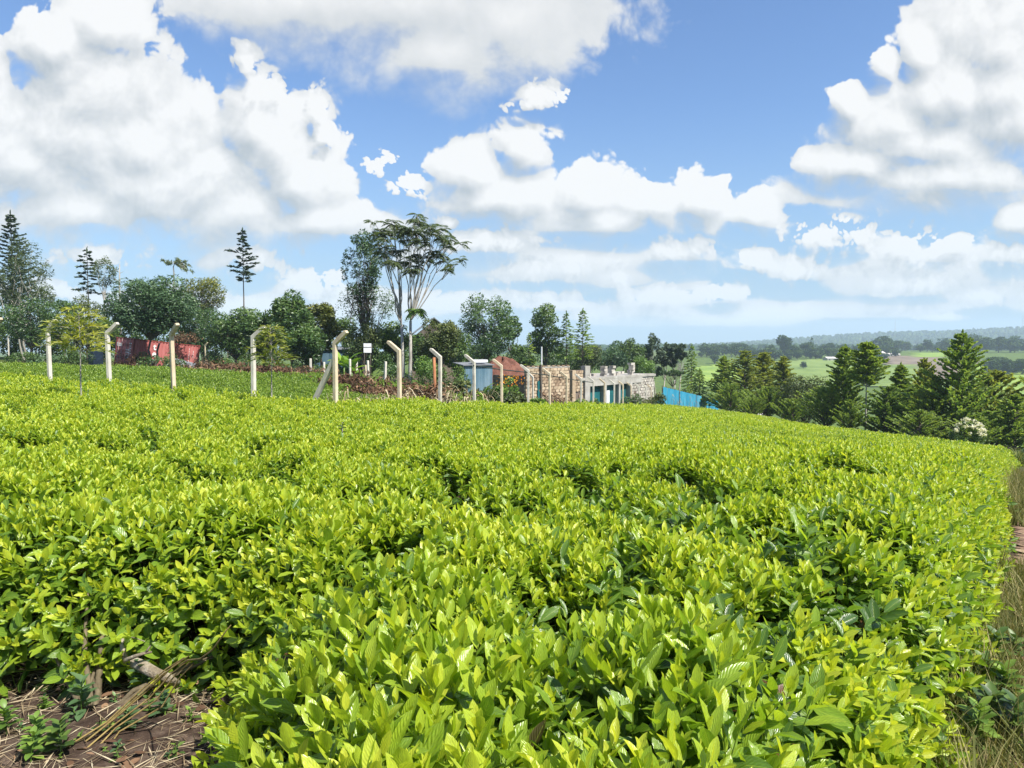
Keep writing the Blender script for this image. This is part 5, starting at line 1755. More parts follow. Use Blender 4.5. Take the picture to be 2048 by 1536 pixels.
# the return wall going back on the right, and the poles built against it
MB().box((L_ - 0.11, 1.6, nH / 2), (0.22, 2.95, nH)).obj('side_wall', M['grey_block'], house)
MB().box((0.11, 1.6, nH / 2), (0.22, 2.95, nH - 1.0)).obj('side_wall', M['mortar'], house)
MB().box((L_ * 0.30, -0.2, nH * .45), (0.16, 0.14, nH * 1.25)).obj('prop', M['bark'], house)
MB().box((L_ * 0.27, -0.16, nH * .42), (0.32, 0.03, nH * .62)).obj('sheet', M['teal_dark'], house)
MB().box((L_ * 0.40, 0.15, nH + 0.75), (0.07, 0.07, 1.5)).obj('pole', M['white_paint'], house)
MB().box((L_ * 0.62, -0.35, nH * .24), (L_ * .6, 0.05, 0.07)).obj('rail', M['black'], house)

# grey concrete frame with slab, stub pillars and screened openings
o_, yaw, L_ = frame_at(1140, 55.0, 1306, 66.5)
zt = PX(1230, 754, 61).z; zb = gz(o_.x + 4, 61) - 0.6
o_.z = zb
fr = empty('concrete_building', o_, yaw, 'half-built grey concrete house with flat slab, stub pillars and screened openings', 'house')
nH = zt - zb
xs = [0.0, 1.5, 2.15, 4.6, 5.4, 7.4, 8.2, 10.3, L_]
sc_ = L_ / xs[-1] if xs[-1] else 1
# slab and edge beam
MB().box((L_ / 2 + .8, 2.4, nH + 0.0), (L_ - 1.3, 5.2, 0.20)).obj('slab', M['plaster'], fr)
MB().box((L_ * 0.42 + 1, -0.04, nH - 0.36), (L_ * 0.66, 0.3, 0.5)).obj('beam', M['plaster'], fr)
MB().box((L_ / 2, 5.0, nH / 2), (L_ - 0.2, 0.2, nH - .2)).obj('back_wall', M['grey_block'], fr)
for k, (x, w, top) in enumerate([(0.25, 0.45, 0.75), (2.3, 0.75, 1.05), (5.2, 0.3, 0.0), (7.6, 0.3, 0.0), (9.7, 0.4, 0.0)]):
    MB().box((x, 0.0, (nH + top) / 2), (w, 0.42, nH + top)).obj('pillar', M['plaster'] if k else M['brick'], fr)
# block panels between pillars
block_wall(fr, 1.3, 0, nH + 0.75, 0.24, 0.44, M['brick'], x0=0.55, y=0.05, seed=11, skip=lambda x, z: 0.2 < x < 0.75 and 1.1 < z < 2.6)
block_wall(fr, L_ - 9.9, 0, nH + 0.05, 0.25, 0.5, M['grey_block'], x0=9.9, y=0.0, seed=13, skip=lambda x, z: 0.6 < x < 1.25 and 1.0 < z < 2.3)
MB().box((L_ - 0.12, 1.9, nH / 2), (0.24, 3.6, nH)).obj('side_wall', M['plaster'], fr)
for k, (x0, x1, m) in enumerate([(2.7, 5.0, 'teal_dark'), (5.4, 7.4, 'teal_dark'), (7.8, 9.5, 'teal_dark')]):
    MB().box(((x0 + x1) / 2, 0.25, nH / 2 - 0.3), (x1 - x0, 0.03, nH - 0.6)).obj('screen', M[m], fr)
MB().box((6.0, 0.15, nH / 2 - 0.5), (0.9, 0.04, nH - 1.2)).obj('door', M['white_paint'], fr)
r_ = np.random.default_rng(8)
for (x, h) in [(4.0, 0.35), (4.7, 0.5), (5.3, 0.9), (5.6, 0.4), (6.6, 1.05), (7.1, 0.3), (8.6, 0.35), (9.6, 1.15), (10.3, 0.3), (11.2, 0.25)]:
    n = max(1, int(h / 0.22))
    for q in range(n):
        b = link('loose_block', block_mesh(0.40 if h < 0.8 else 0.6, 0.4, 0.21, int(x * 10) + q, M['grey_block'], 'loose_block'), fr)
        b.location = (x * L_ / 12.4, 0.5 + r_.uniform(0, 2.2 if h < 0.8 else 0.2), nH + 0.205 + q * 0.215)
        b.rotation_euler = (0, 0, r_.normal(0, 0.12))

# blue iron sheet shed
o_, yaw, L_ = frame_at(928, 42.5, 985, 43.5)
zt = PX(955, 730, 43).z; zb = gz(o_.x, 43) - 0.1
o_.z = zb
sh = empty('iron_sheet_shed', o_, yaw, 'low shed of weathered blue iron sheets left of the red soil mound', 'shed')
nH = zt - zb
xs_ = np.arange(0, L_, 0.45)
for k, x in enumerate(xs_):
    w = min(0.45, L_ - x) - 0.01
    m = int(w / 0.075)
    V = [(x + w * i / m, -0.012 * (i % 2), z) for z in (0, nH) for i in range(m + 1)]
    MB().add(V, [(i, i + 1, m + 2 + i, m + 1 + i) for i in range(m)]).obj('iron_sheet', M['blue_sheet'], sh)
MB().box((L_ / 2, 0.6, nH + 0.06), (L_ + 0.2, 1.5, 0.04), M=Euler((0.10, 0, 0)).to_matrix()).obj('roof', M['sheet_grey'], sh)
MB().box((L_ - 0.05, 0.8, nH / 2), (0.05, 1.6, nH)).obj('side_wall', M['white_paint'], sh)
MB().box((L_ * 0.62, 0.4, nH + 0.24), (1.0, 0.5, 0.16)).obj('roof_sheet', M['white_paint'], sh)

# heap of red soil
p = PX(1004, 726, 56); z = gz(p.x, 56)
hgt = PX(1004, 715, 56).z - z
mb = MB(); nr, na = 14, 40
r_ = np.random.default_rng(5)
V = []
for i in range(nr):
    for j in range(na):
        t = i / (nr - 1); a_ = j / na * 6.283
        rad = 2.7 * t * (1 + 0.12 * math.sin(3 * a_ + 1))
        zz_ = hgt * (math.cos(t * math.pi / 2) ** 0.75) * (1 + 0.05 * math.sin(5 * a_ + 4 * t)) + r_.normal(0, 0.04)
        V.append((rad * math.cos(a_) * 1.15, rad * math.sin(a_), zz_ - 0.1))
mb.add(V, [(i * na + j, (i + 1) * na + j, (i + 1) * na + (j + 1) % na, i * na + (j + 1) % na) for i in range(nr - 1) for j in range(na)])
o = mb.obj('soil_mound', M['red_soil'], smooth=True)
o.location = (p.x, 56, z)
tag(o, 'heap of rust-red soil behind the blue shed', 'soil heap')

# grey gabled roof glimpsed behind the middle trees
p = PX(868, 636, 80); z = gz(p.x, 80); H = p.z - z
g_ = empty('gabled_house', (p.x, 80, z), 0.2, 'small house with a grey gabled roof glimpsed behind the middle trees', 'house')
MB().box((0, 2, H * 0.36), (5.0, 5.0, H * 0.72)).obj('wall', M['mortar'], g_)
for s in (-1, 1):
    V = [(0, -0.8, H), (s * 3.1, -0.8, H * .66), (s * 3.1, 5.0, H * .66), (0, 5.0, H)]
    mbx = MB().add(V, [(0, 1, 2, 3)])
    rf = mbx.obj('roof', M['sheet_grey'], g_)
    so = rf.modifiers.new('thick', 'SOLIDIFY'); so.thickness = 0.08
MB().add([(-2.4, -0.5, H * .7), (2.4, -0.5, H * .7), (0, -0.5, H * .97)], tris=[(0, 1, 2)]).obj('gable', M['bark'], g_)
p = PX(672, 704, 66); z = gz(p.x, 66)
g_ = empty('grey_outbuilding', (p.x, 66, z), 0.1, 'bluish grey iron outbuilding glimpsed low behind the corner post', 'shed')
hh_ = PX(672, 698, 66).z - z
for k in range(6):
    MB().box((-1.6 + k * 0.65, 0, hh_ / 2), (0.63, 0.04, hh_)).obj('iron_sheet', M['blue_sheet'], g_)
MB().box((0, 0.8, hh_ + 0.05), (4.2, 2.0, 0.05), M=Euler((0.1, 0, 0)).to_matrix()).obj('roof', M['sheet_grey'], g_)

# fence of bright blue sheeting down the slope
def sheet_fence():
    a, b = PX(1326, 800, 74), PX(1436, 800, 98)
    fb = empty('blue_sheet_fence', (a.x, a.y, gz(a.x, a.y)), 0, 'fence of bright turquoise-blue plastic sheets stepping down the slope', 'fence')
    org = fb.location.copy()
    n = 13
    r = np.random.default_rng(15)
    top_px = lambda t: (1326 + 110 * t, 773 + 27 * t)
    bot_px = lambda t: (1326 + 110 * t, 822 + 16 * t)
    for k in range(n):
        t0, t1 = k / n, (k + 1) / n
        m = 8
        V = []
        tw = r.uniform(-0.15, 0.15)
        for q in range(2):
            for i in range(m + 1):
                t = t0 + (t1 - t0) * (i / m) * 0.985
                Yt = 74 + 24 * t
                P_ = PX(*(top_px(t) if q else bot_px(t)), Yt) - org
                bulge = 0.05 * math.sin(i / m * 6.28 * 1.5 + k * 2 + q * 1.2) + tw * (i / m - .5)
                V.append((P_.x + bulge * 0.8, P_.y - bulge, P_.z - (0.25 if q == 0 else r.uniform(0, 0.05))))
        rows = []
        V = np.array(V); lo, hi = V[:m + 1], V[m + 1:]
        for s in (0, .33, .66, 1):
            rows.append(lo + (hi - lo) * s + np.stack([r.normal(0, .03, m + 1)] * 3, -1) * (0 < s < 1))
        VV = np.concatenate(rows)
        MB().add(VV, [(s * (m + 1) + i, s * (m + 1) + i + 1, (s + 1) * (m + 1) + i + 1, (s + 1) * (m + 1) + i) for s in range(3) for i in range(m)]).obj('sheet', M['teal'], fb, smooth=True)
        p0 = PX(*top_px(t0), 74 + 24 * t0) - org; p1 = PX(*bot_px(t0), 74 + 24 * t0) - org
        MB().tube([(p1.x - .05, p1.y + .08, p1.z - .3), (p0.x - .05, p0.y + .08, p0.z + .1)], 0.05, n=5).obj('stake', M['bark'], fb)
    return fb


sheet_fence()
o_, yaw, L_ = frame_at(1306, 66.0, 1327, 74.5)
zb = gz(o_.x + .5, 68); o_.z = zb
tf = empty('dark_sheet_screen', o_, yaw, 'short dark teal screen joining the concrete house and the blue sheets', 'fence')
for k in range(3):
    MB().box((L_ * (k + .5) / 3, 0.02 * (k % 2), 0.75), (L_ / 3 - .02, 0.03, 1.7)).obj('sheet', M['teal_dark'], tf)
    MB().box((L_ * k / 3, 0.08, 0.85), (0.08, 0.08, 2.0)).obj('stake', M['bark'], tf)

# dry standing maize behind the screen
for k, (u, Y, lab) in enumerate([(1325, 80, 'pale dry maize stand behind the dark teal screen'), (1345, 84, 'pale dry maize stand behind the left blue sheets'), (1312, 78, 'pale dry maize stand at the corner of the concrete house')]):
    p = PX(u, 800, Y)
    s = stalk_clump(p.x, Y, 3.0, 2.6, 300 + k, lab, n=44)

# ------------------------------------------------------------------ belt of conifers on the right
RC = [  # u, top v, depth, width px, crown base v, material, bark, label
    (1448, 712, 90, 70, 822, 'cypress', 'narrow dark cypress at the left end of the conifer belt'),
    (1490, 700, 84, 110, 830, 'cypress_gold', 'broad olive-brown cypress right of the blue sheets'),
    (1530, 704, 86, 80, 832, 'cypress_gold', 'rusty-tipped olive cypress near the left end of the belt'),
    (1567, 712, 80, 90, 838, 'cypress_gold', 'brown-tipped bushy cypress left of the green meadow gap'),
    (1462, 770, 76, 90, 832, 'cypress', 'short bright green cypress at the foot of the olive-brown one'),
    (1535, 775, 72, 100, 840, 'cypress', 'short leafy cypress with bare lower trunks above the tea crest'),
    (1612, 742, 70, 110, 850, 'olive_leaf', 'soft grey-green broad cypress below the meadow'),
    (1650, 775, 62, 130, 860, 'cypress', 'dark low cypress left of the bare pale trunk'),
    (1690, 692, 60, 110, 850, 'cypress', 'tall loose cypress left of the one with a bare pale trunk'),
    (1735, 686, 57, 92, 775, 'cypress', 'tall cypress with a long bare pale trunk'),
    (1775, 775, 55, 120, 880, 'cypress', 'dark cypress mass right of the bare pale trunk'),
    (1802, 728, 58, 100, 870, 'cypress', 'blue-green cypress with a pointed top in the middle of the belt'),
    (1848, 718, 60, 90, 860, 'cypress_gold', 'small pale pointed cypress before the ploughed field'),
    (1872, 752, 53, 140, 890, 'cypress', 'wide leafy cypress left of the tallest one'),
    (1924, 664, 52, 190, 900, 'cypress', 'tallest cypress with a leaning upper limb at right'),
    (1990, 742, 54, 150, 900, 'cypress_gold', 'broad olive cypress right of the tallest one'),
    (2030, 790, 48, 140, 905, 'cypress', 'feathery cypress at the right edge of the picture'),
    (1950, 830, 47, 130, 905, 'cypress', 'low dark cypress behind the white-flowered bush'),
    (1840, 820, 49, 130, 900, 'cypress', 'low dark cypress above the tea crest at right'),
    (2095, 740, 52, 170, 905, 'cypress', 'cypress just cut by the right edge of the picture'),
    (1700, 800, 56, 90, 870, 'cypress', 'small shaded cypress at the foot of the loose tall one'),
    (1585, 800, 68, 80, 850, 'cypress', 'small dark cypress above the tea crest left of the meadow'),
    (1505, 800, 70, 60, 840, 'cypress', 'smallest cypress in the gap of the belt'),
]
for k, (u, vt, Y, w, cbv, lm, lab) in enumerate(RC):
    x, y, H = height_to(u, vt, Y)
    gzz = gz(x, y)
    cb = max(0.3, PX(u, cbv, Y).z - gzz)
    if lm == 'olive_leaf':
        broadleaf('cypress', x, y, lab, 'conifer', 'belt of conifers on the right', lm, 'bark', seed=k + 600, H=H, cb=cb, rx=w / 2 * Y / F_PX, leaf=0.22, n=6000, nclump=50, tr=0.1, flat=1.0, clr=0.3)
        continue
    bare = 'bare pale trunk' in lab and 'long' in lab
    rr_ = np.random.default_rng(4000 + k)
    root_ = conifer('cypress', x, y, lab, 'belt of conifers on the right', lm, 'pale_bark' if bare else 'bark', H=H, cb=cb, R=w / 2 * Y / F_PX * (1.15 if not bare else 1.0), seed=700 + k,
                    nb=int(70 + 12 * (H - cb)), sprays=70, rise=rr_.uniform(0.55, 1.0), droop=rr_.uniform(0.05, 0.3), tipcurl=rr_.uniform(-0.1, 0.15), spl=0.62 * min(1.15, H / 9), spw=rr_.uniform(0.15, 0.21),
                    shape=rr_.uniform(0.55, 0.9) if not bare else 0.6, gappy=rr_.uniform(0.2, 0.5), tr=0.13 if not bare else 0.10, up=rr_.uniform(0.15, 0.5))

# bush with white flowers in front of the belt
p = PX(1932, 897, 44); zg = gz(p.x, 44)
fb = broadleaf('flowering_bush', p.x, 44, 'bush covered in whitish flower clusters before the dark cypresses', 'shrub', None, 'mid_leaf', 'bark', seed=4, H=PX(1932, 838, 44).z - zg, cb=0.4, rx=0.95, leaf=0.16, n=2200, nclump=26, tr=0.05)
r_ = np.random.default_rng(44)
C_ = MB()
Hh = PX(1932, 838, 44).z - zg
for k in range(46):
    d_ = unit(r_, 1)[0]; d_[2] = abs(d_[2]); d_[1] = -abs(d_[1]) if r_.random() < .7 else d_[1]
    c_ = np.array([0, 0, Hh * .62]) + d_ * np.array([0.98, 0.98, Hh * .38])
    clump_leaves(C_, r_, c_, 0.13, 16, 0.10, 0.55, asp=0.8)
C_.obj('flowers', M['flower'], fb)

# ------------------------------------------------------------------ far side of the valley
M['far_tea'] = solid_mat('far_tea_field', [(0.3, (0.10, 0.17, 0.02)), (0.5, (0.16, 0.245, 0.03)), (0.7, (0.23, 0.31, 0.045))], scale=0.05, bump=0.6, bdist=1.0, detail=9)
M['far_grass'] = solid_mat('far_meadow', [(0.3, (0.09, 0.14, 0.028)), (0.5, (0.14, 0.20, 0.04)), (0.7, (0.19, 0.25, 0.06))], scale=0.04, bump=0.6, bdist=1.0, detail=9)
M['ploughed'] = solid_mat('ploughed_soil', [(0.3, (0.115, 0.085, 0.062)), (0.5, (0.165, 0.125, 0.09)), (0.7, (0.22, 0.175, 0.125))], scale=0.08, bump=0.6, bdist=1.0, detail=9)


def px_ground(u, v):
    """where the view ray through a pixel meets the far ground"""
    a, b = P0(u, v)
    Y = np.concatenate([np.arange(120, 700, 2.0), np.arange(700, 1400, 4.0)])
    z = ground(a * Y, Y)
    d = z - (EYE + b * Y)
    k = np.argmax(d > 0)
    return (a * Y[k], Y[k])


def far_field(name, pxs, mat, label, lift, step=12.0, cat='field'):
    pts = [px_ground(u, v) for u, v in pxs]
    return drape(name, pts, M[mat], lift, step, label, cat)


FF = [('field', [(1560, 724), (1720, 715), (1720, 770), (1560, 770)], 'far_grass', 'green meadow left of the ploughed strip across the valley', 0.5),
      ('field', [(1390, 735), (1470, 725), (1500, 760), (1390, 775)], 'far_tea', 'green field seen beside the dark layered conifer', 0.5),
      ('field', [(1770, 714), (1830, 712), (1940, 720), (2000, 735), (1880, 760), (1770, 735)], 'ploughed', 'ploughed brown strip across the valley', 0.6),
      ('field', [(1825, 707), (1905, 706), (1905, 716), (1830, 716)], 'far_tea', 'bright tea field behind the ploughed strip', 0.7),
      ('field', [(1905, 704), (2110, 700), (2110, 728), (1940, 732), (1890, 722)], 'far_tea', 'wide bright tea field at right across the valley', 0.8),
      ('field', [(1740, 735), (1830, 730), (1850, 770), (1740, 775)], 'far_grass', 'green pasture below the ploughed strip', 0.7),
      ('field', [(1930, 750), (2110, 748), (2110, 800), (1930, 800)], 'ploughed', 'dry brownish field low at the right edge', 0.6)]
for f in FF:
    far_field(*f)


def far_tree_protos():
    out = []
    for k in range(7):
        r = np.random.default_rng(1200 + k)
        H = 10.0
        T, C = MB(), MB()
        T.tube([(0, 0, -.5), (0, 0, 3), (.2, 0, 7)], [0.35, 0.28, 0.1], n=5)
        if k < 5:
            rx = r.uniform(3.0, 5.0)
            nc = 18
            cl = unit(r, nc) * (r.uniform(0.3, 1, nc) ** .5)[:, None]
            for c in cl:
                clump_leaves(C, r, np.array([0, 0, 5.2]) + c * np.array([rx, rx, 4.4]) * .85, r.uniform(1.2, 2.2), 56, 1.0, 0.5 + .25 * c[2] + r.normal(0, .1), asp=0.7)
        else:
            T, C = conifer_parts(1300 + k, H, 1.2, 2.4, nb=34, sprays=14, rise=.3, droop=.3, spl=1.3, spw=0.5, shape=0.8, tr=.25)
        out.append((T.mesh('trunk', M['bark']), C.mesh('crown', M['far_leaf'])))
    return out


FT = far_tree_protos()
r_ = np.random.default_rng(77)
def far_tree(u, vt, vb, label, group, kind=None, name='far_tree', wide=1.0):
    x, y = px_ground(u, vb)
    z = gz(x, y)
    H = (vb - vt) / F_PX * y
    k = int(r_.integers(0, 5)) if kind is None else kind
    root = empty(name, (x, y, z), r_.uniform(0, 6.28), label, 'tree', group)
    s = H / 10
    root.scale = (s * wide, s * wide, s)
    link('trunk', FT[k][0], root); link('crown', FT[k][1], root)
    return root


g1 = 'trees in the hedgerows across the valley'
for (u, vt, vb, kd, w, lab) in [(1568, 667, 712, 1, .9, 'tallest round tree in the hedgerow across the valley'), (1408, 684, 708, 0, 1.1, 'first round-topped tree in a row at the left of the far skyline'),
                                (1428, 688, 709, 2, 1.1, 'second round-topped tree in a row at the left of the far skyline'), (1444, 686, 709, 3, 1.0, 'third round-topped tree in a row at the left of the far skyline'),
                                (1623, 676, 712, 5, 1.3, 'dark pointed tree right of the tallest hedgerow tree'), (1612, 682, 714, 4, 1., 'dark round tree beside the pointed far tree'),
                                (1429, 708, 728, 1, 1.2, 'lone round tree standing on the near green field across the valley'), (1607, 722, 738, 2, 1.1, 'lone small tree on the edge of the green meadow'),
                                (1762, 670, 705, 1, 1.2, 'round tree behind the bare-trunked cypress, across the valley'), (1912, 655, 690, 3, .8, 'tall dark tree standing out above the far wood at right'),
                                (1955, 657, 694, 2, 1.5, 'broad tree crown rising above the far wood at right'), (1870, 664, 700, 4, 1.2, 'domed tree at the middle of the far wood'),
                                (1658, 695, 716, 2, 1.6, 'dark domed tree by the long low farm roof'), (1532, 676, 698, 3, .9, 'slim tree on the far ridge left of the tallest one'),
                                (1792, 695, 714, 0, 1.3, 'dark tree beside the far farmhouse'), (1775, 693, 712, 1, 1.0, 'dark tree just left of the far farm shed roofs')]:
    far_tree(u, vt, vb, lab, g1, kd, wide=w)
for i in range(96):
    u = r_.uniform(1385, 1770)
    vb = r_.uniform(706, 722) if u > 1500 else r_.uniform(706, 716)
    h = r_.uniform(10, 26)
    far_tree(u, vb - h, vb, 'hedgerow tree in the wooded belt across the valley', g1, None if r_.random() < .85 else 5, wide=r_.uniform(.9, 1.5))
for i in range(110):
    u = r_.uniform(1770, 2110)
    vb = r_.uniform(695, 706)
    h = r_.uniform(14, 34) * (1.0 if u < 1900 else 1.15)
    far_tree(u, vb - h, vb, 'crown in the dense wood above the far tea field', 'trees of the far wood at right', None if r_.random() < .9 else 6, wide=r_.uniform(1.0, 1.6))
for i in range(22):
    u = r_.uniform(1975, 2110)
    vb = 752 - r_.uniform(0, 8)
    far_tree(u, vb - r_.uniform(18, 38), vb, 'grey-green bush in the thicket below the far tea field at right', 'bushes of the far thicket', None, wide=r_.uniform(1., 1.4))

# farm buildings far off
def far_house(u, v, w, h, d, label, wallm='plaster', roofm='roof_pale'):
    x, y = px_ground(u, v)
    root = empty('farmhouse', (x, y, gz(x, y)), 0.25, label, 'house', 'farm buildings across the valley')
    MB().box((0, d / 2, h * .3), (w, d, h * .65)).obj('wall', M[wallm], root)
    for s in (0, 1):
        V = [(-w / 2 - .4, -0.5 if not s else d + .5, h * .6), (w / 2 + .4, -0.5 if not s else d + .5, h * .6), (w / 2 + .4, d / 2, h), (-w / 2 - .4, d / 2, h)]
        MB().add(V, [(0, 1, 2, 3)]).obj('roof', M[roofm], root)
    for s in (-1, 1):
        MB().add([(s * w / 2, 0, h * .6), (s * w / 2, d, h * .6), (s * w / 2, d / 2, h * .97)], tris=[(0, 1, 2)]).obj('gable', M[wallm], root)
    for k in range(3):
        MB().box((-w / 3 + k * w / 3, -0.03, h * .3), (w * .1, 0.06, h * .25)).obj('window', M['black'], root)
    return root


M['roof_pale'] = solid_mat('pale_iron_roof', [(0.3, (0.40, 0.37, 0.35)), (0.7, (0.60, 0.57, 0.54))], scale=0.5, bump=0)
far_house(1765, 714, 7, 5.5, 8, 'pale gabled farmhouse at the left end of the ploughed strip')
far_house(1790, 713, 12, 3.2, 6, 'low pale-roofed farm shed right of the gabled farmhouse')
far_house(1668, 722, 13, 3.5, 6, 'long low pale-roofed farm building by the green meadow')
far_house(1522, 700, 5, 6.0, 5, 'small pale house among the trees of the far hedgerow')
# radio masts on the ridge
def mast(u, vt, label):
    a_, b_ = P0(u, 662)
    Y = 2950.0; x = a_ * Y; z = gz(x, Y)
    H = PX(u, vt, Y).z - z
    root = empty('radio_mast', (x, Y, z), 0, label, 'mast', 'masts on the far ridge')
    m = MB()
    for q in range(3):
        an = q * 2.094
        m.tube([(2.6 * math.cos(an), 2.6 * math.sin(an), 0), (0.3 * math.cos(an), 0.3 * math.sin(an), H)], [0.35, 0.2], n=4)
    m.obj('legs', M['concrete'], root)
    m = MB()
    for q in range(9):
        t = q / 9; rr = 2.6 * (1 - t) + .3 * t
        for e in range(3):
            a1, a2 = e * 2.094, (e + 1) * 2.094
            m.tube([(rr * math.cos(a1), rr * math.sin(a1), H * t), (rr * .95 * math.cos(a2), rr * .95 * math.sin(a2), H * (t + .1))], 0.14, n=3)
    m.obj('lattice', M['concrete'], root)
mast(1790, 640, 'thin radio mast on the blue ridge left of the tallest cypress')
mast(2045, 630, 'thin radio mast on the ridge at the right edge')

# woods that clothe the far ridge, one mass
def ridge_wood():
    r = np.random.default_rng(5)
    C = MB()
    n = 7200
    y = r.uniform(1150, 3020, n) ** 1.0
    az = r.uniform(-0.10, 0.86, n)
    x = az * y
    z = ground(x, y)
    R_ = r.uniform(5, 10, n) * (0.7 + y / 5000)
    base = np.array([(math.cos(a), math.sin(a), 0.0) for a in np.linspace(0, 2 * np.pi, 6, endpoint=False)])
    ring = np.concatenate([base * 0.9 + [0, 0, .1], base * np.array([.85, .85, 1]) + [0, 0, .9], base * .45 + [0, 0, 1.5], [[0, 0, 1.75]]])
    q = [(k * 6 + i, k * 6 + (i + 1) % 6, (k + 1) * 6 + (i + 1) % 6, (k + 1) * 6 + i) for k in range(2) for i in range(6)]
    t = [(12 + i, 12 + (i + 1) % 6, 18) for i in range(6)]
    V = ring[None] * R_[:, None, None] + np.stack([x, y, z - 1], -1)[:, None, :] + r.normal(0, 1.1, (n, 19, 3))
    off = (np.arange(n) * 19)[:, None, None]
    tone = np.repeat(np.clip(r.normal(.45, .2, n), 0, 1), 12); tone2 = np.repeat(np.clip(r.normal(.45, .2, n), 0, 1), 6)
    C.add(V.reshape(-1, 3), (np.array(q)[None] + off).reshape(-1, 4), v=tone)
    C.T.append((np.array(t)[None] + off).reshape(-1, 3).astype(np.int32)); C.tv.append(tone2.astype(np.float32))
    o = C.obj('ridge_woods', M['far_leaf'])
    tag(o, 'dark woods clothing the blue ridge on the far horizon', 'woods', kind='stuff')


ridge_wood()


# ------------------------------------------------------------------ footpath at the right edge
EDGE_R = [(0.75, 0.6), (0.90, 1.6), (1.42, 2.5), (2.12, 3.35), (3.30, 4.9), (10.4, 15), (16.9, 24)]
def edge_x(y):
    return np.interp(y, [p[1] for p in EDGE_R], [p[0] for p in EDGE_R])
M['path'] = solid_mat('trodden_path', [(0.28, (0.10, 0.055, 0.035)), (0.5, (0.20, 0.125, 0.08)), (0.72, (0.34, 0.26, 0.16))], scale=5, bump=0.8, bdist=0.03, detail=9)
drape('footpath', [(edge_x(y) + 0.25, y) for y in (0.2, 1.6, 2.5, 3.4, 5, 15, 22)] + [(edge_x(y) + 1.25 + 0.02 * y, y) for y in (22, 15, 5, 3.4, 2.5, 1.6, 0.2)], M['path'], 0.012, 0.12,
      'narrow trodden red-brown footpath along the right edge of the tea', 'path')


def grass_tuft(seed, n=16, h=0.28, w=0.006):
    r = np.random.default_rng(seed)
    mb = MB()
    for k in range(n):
        az = r.uniform(0, 6.28); L_ = h * r.uniform(0.5, 1.15); ln = r.uniform(0.15, 0.8)
        s = np.linspace(0, 1, 4)
        bx, by = r.normal(0, 0.03, 2)
        P_ = np.stack([bx + math.cos(az) * L_ * ln * s ** 1.6, by + math.sin(az) * L_ * ln * s ** 1.6, L_ * (s - 0.25 * ln * s * s)], -1)
        sd = np.array([-math.sin(az), math.cos(az), 0]) * w
        tp = (1 - s[:, None] * .92)
        mb.add(np.concatenate([P_ - sd * tp, P_ + sd * tp]), [(i, i + 1, 5 + i, 4 + i) for i in range(3)], v=np.clip(r.normal(.5, .22), 0, 1))
    return mb


col_grass = shoot_collection('grass_tufts', [grass_tuft(k) for k in range(6)] + [grass_tuft(20 + k, 24, 0.42, 0.007) for k in range(3)], M['dry_grass'])
col_green = shoot_collection('green_grass_tufts', [grass_tuft(40 + k, 20, 0.5, 0.014) for k in range(6)], M['grass'])
r_ = np.random.default_rng(9)
n = 4200
y = 0.8 + 21 * r_.random(n) ** 1.6
off = np.where(r_.random(n) < 0.5, np.abs(r_.normal(0.05, 0.22, n)), 0.95 + np.abs(r_.normal(0, 0.9, n)))
off = np.where(r_.random(n) < 0.12, r_.uniform(0.3, 1.1, n), off)
x = edge_x(y) + off + 0.02 * y * (off > .8)
patch = fnoise(x, y, 2.2, 4) > -0.35
x, y = x[patch], y[patch]
z = ground(x, y)
k = len(x)
scatter('path_grass', np.stack([x, y, z], -1), np.stack([r_.normal(0, .15, k), r_.normal(0, .15, k), r_.uniform(0, 6.28, k)], -1), r_.uniform(.3, .85, k) * (0.8 + y * 0.05), r_.integers(0, 9, k), col_grass,
        'dry yellowish grass along the footpath at the right edge', 'grass')
# rough grass on the waste ground before the trees and along the fences
n = 26000
x = r_.uniform(-46, 10, n); y = r_.uniform(24, 66, n)
ok = (~inside(FIELD1, x, y)) & (~inside(FIELD2, x, y)) & (np.abs(x) < .9 * y)
x, y = x[ok], y[ok]
k = len(x)
scatter('waste_grass', np.stack([x, y, ground(x, y) - .02], -1), np.stack([r_.normal(0, .2, k), r_.normal(0, .2, k), r_.uniform(0, 6.28, k)], -1), r_.uniform(.35, 1.1, k), r_.integers(0, 6, k), col_green,
        'rough green grass on the waste ground before the trees', 'grass')
# grass under the conifer belt
n = 9000
x = r_.uniform(24, 60, n); y = r_.uniform(34, 96, n)
ok = ~inside(FIELD1, x, y)
x, y = x[ok], y[ok]; k = len(x)
scatter('belt_grass', np.stack([x, y, ground(x, y) - .02], -1), np.stack([r_.normal(0, .2, k), r_.normal(0, .2, k), r_.uniform(0, 6.28, k)], -1), r_.uniform(1.0, 2.2, k), r_.integers(0, 6, k), col_green,
        'rough grass growing under the belt of conifers', 'grass')


# ------------------------------------------------------------------ bare patch at the lower left
def on_px(u, v, h=0.0):
    """point on the near ground under a pixel"""
    a, b = P0(u, v)
    Y = np.linspace(1.0, 12, 1200)
    d = EYE + b * Y - ground(a * Y, Y) - h
    k = np.argmax(d < 0)
    return a * Y[k], Y[k]


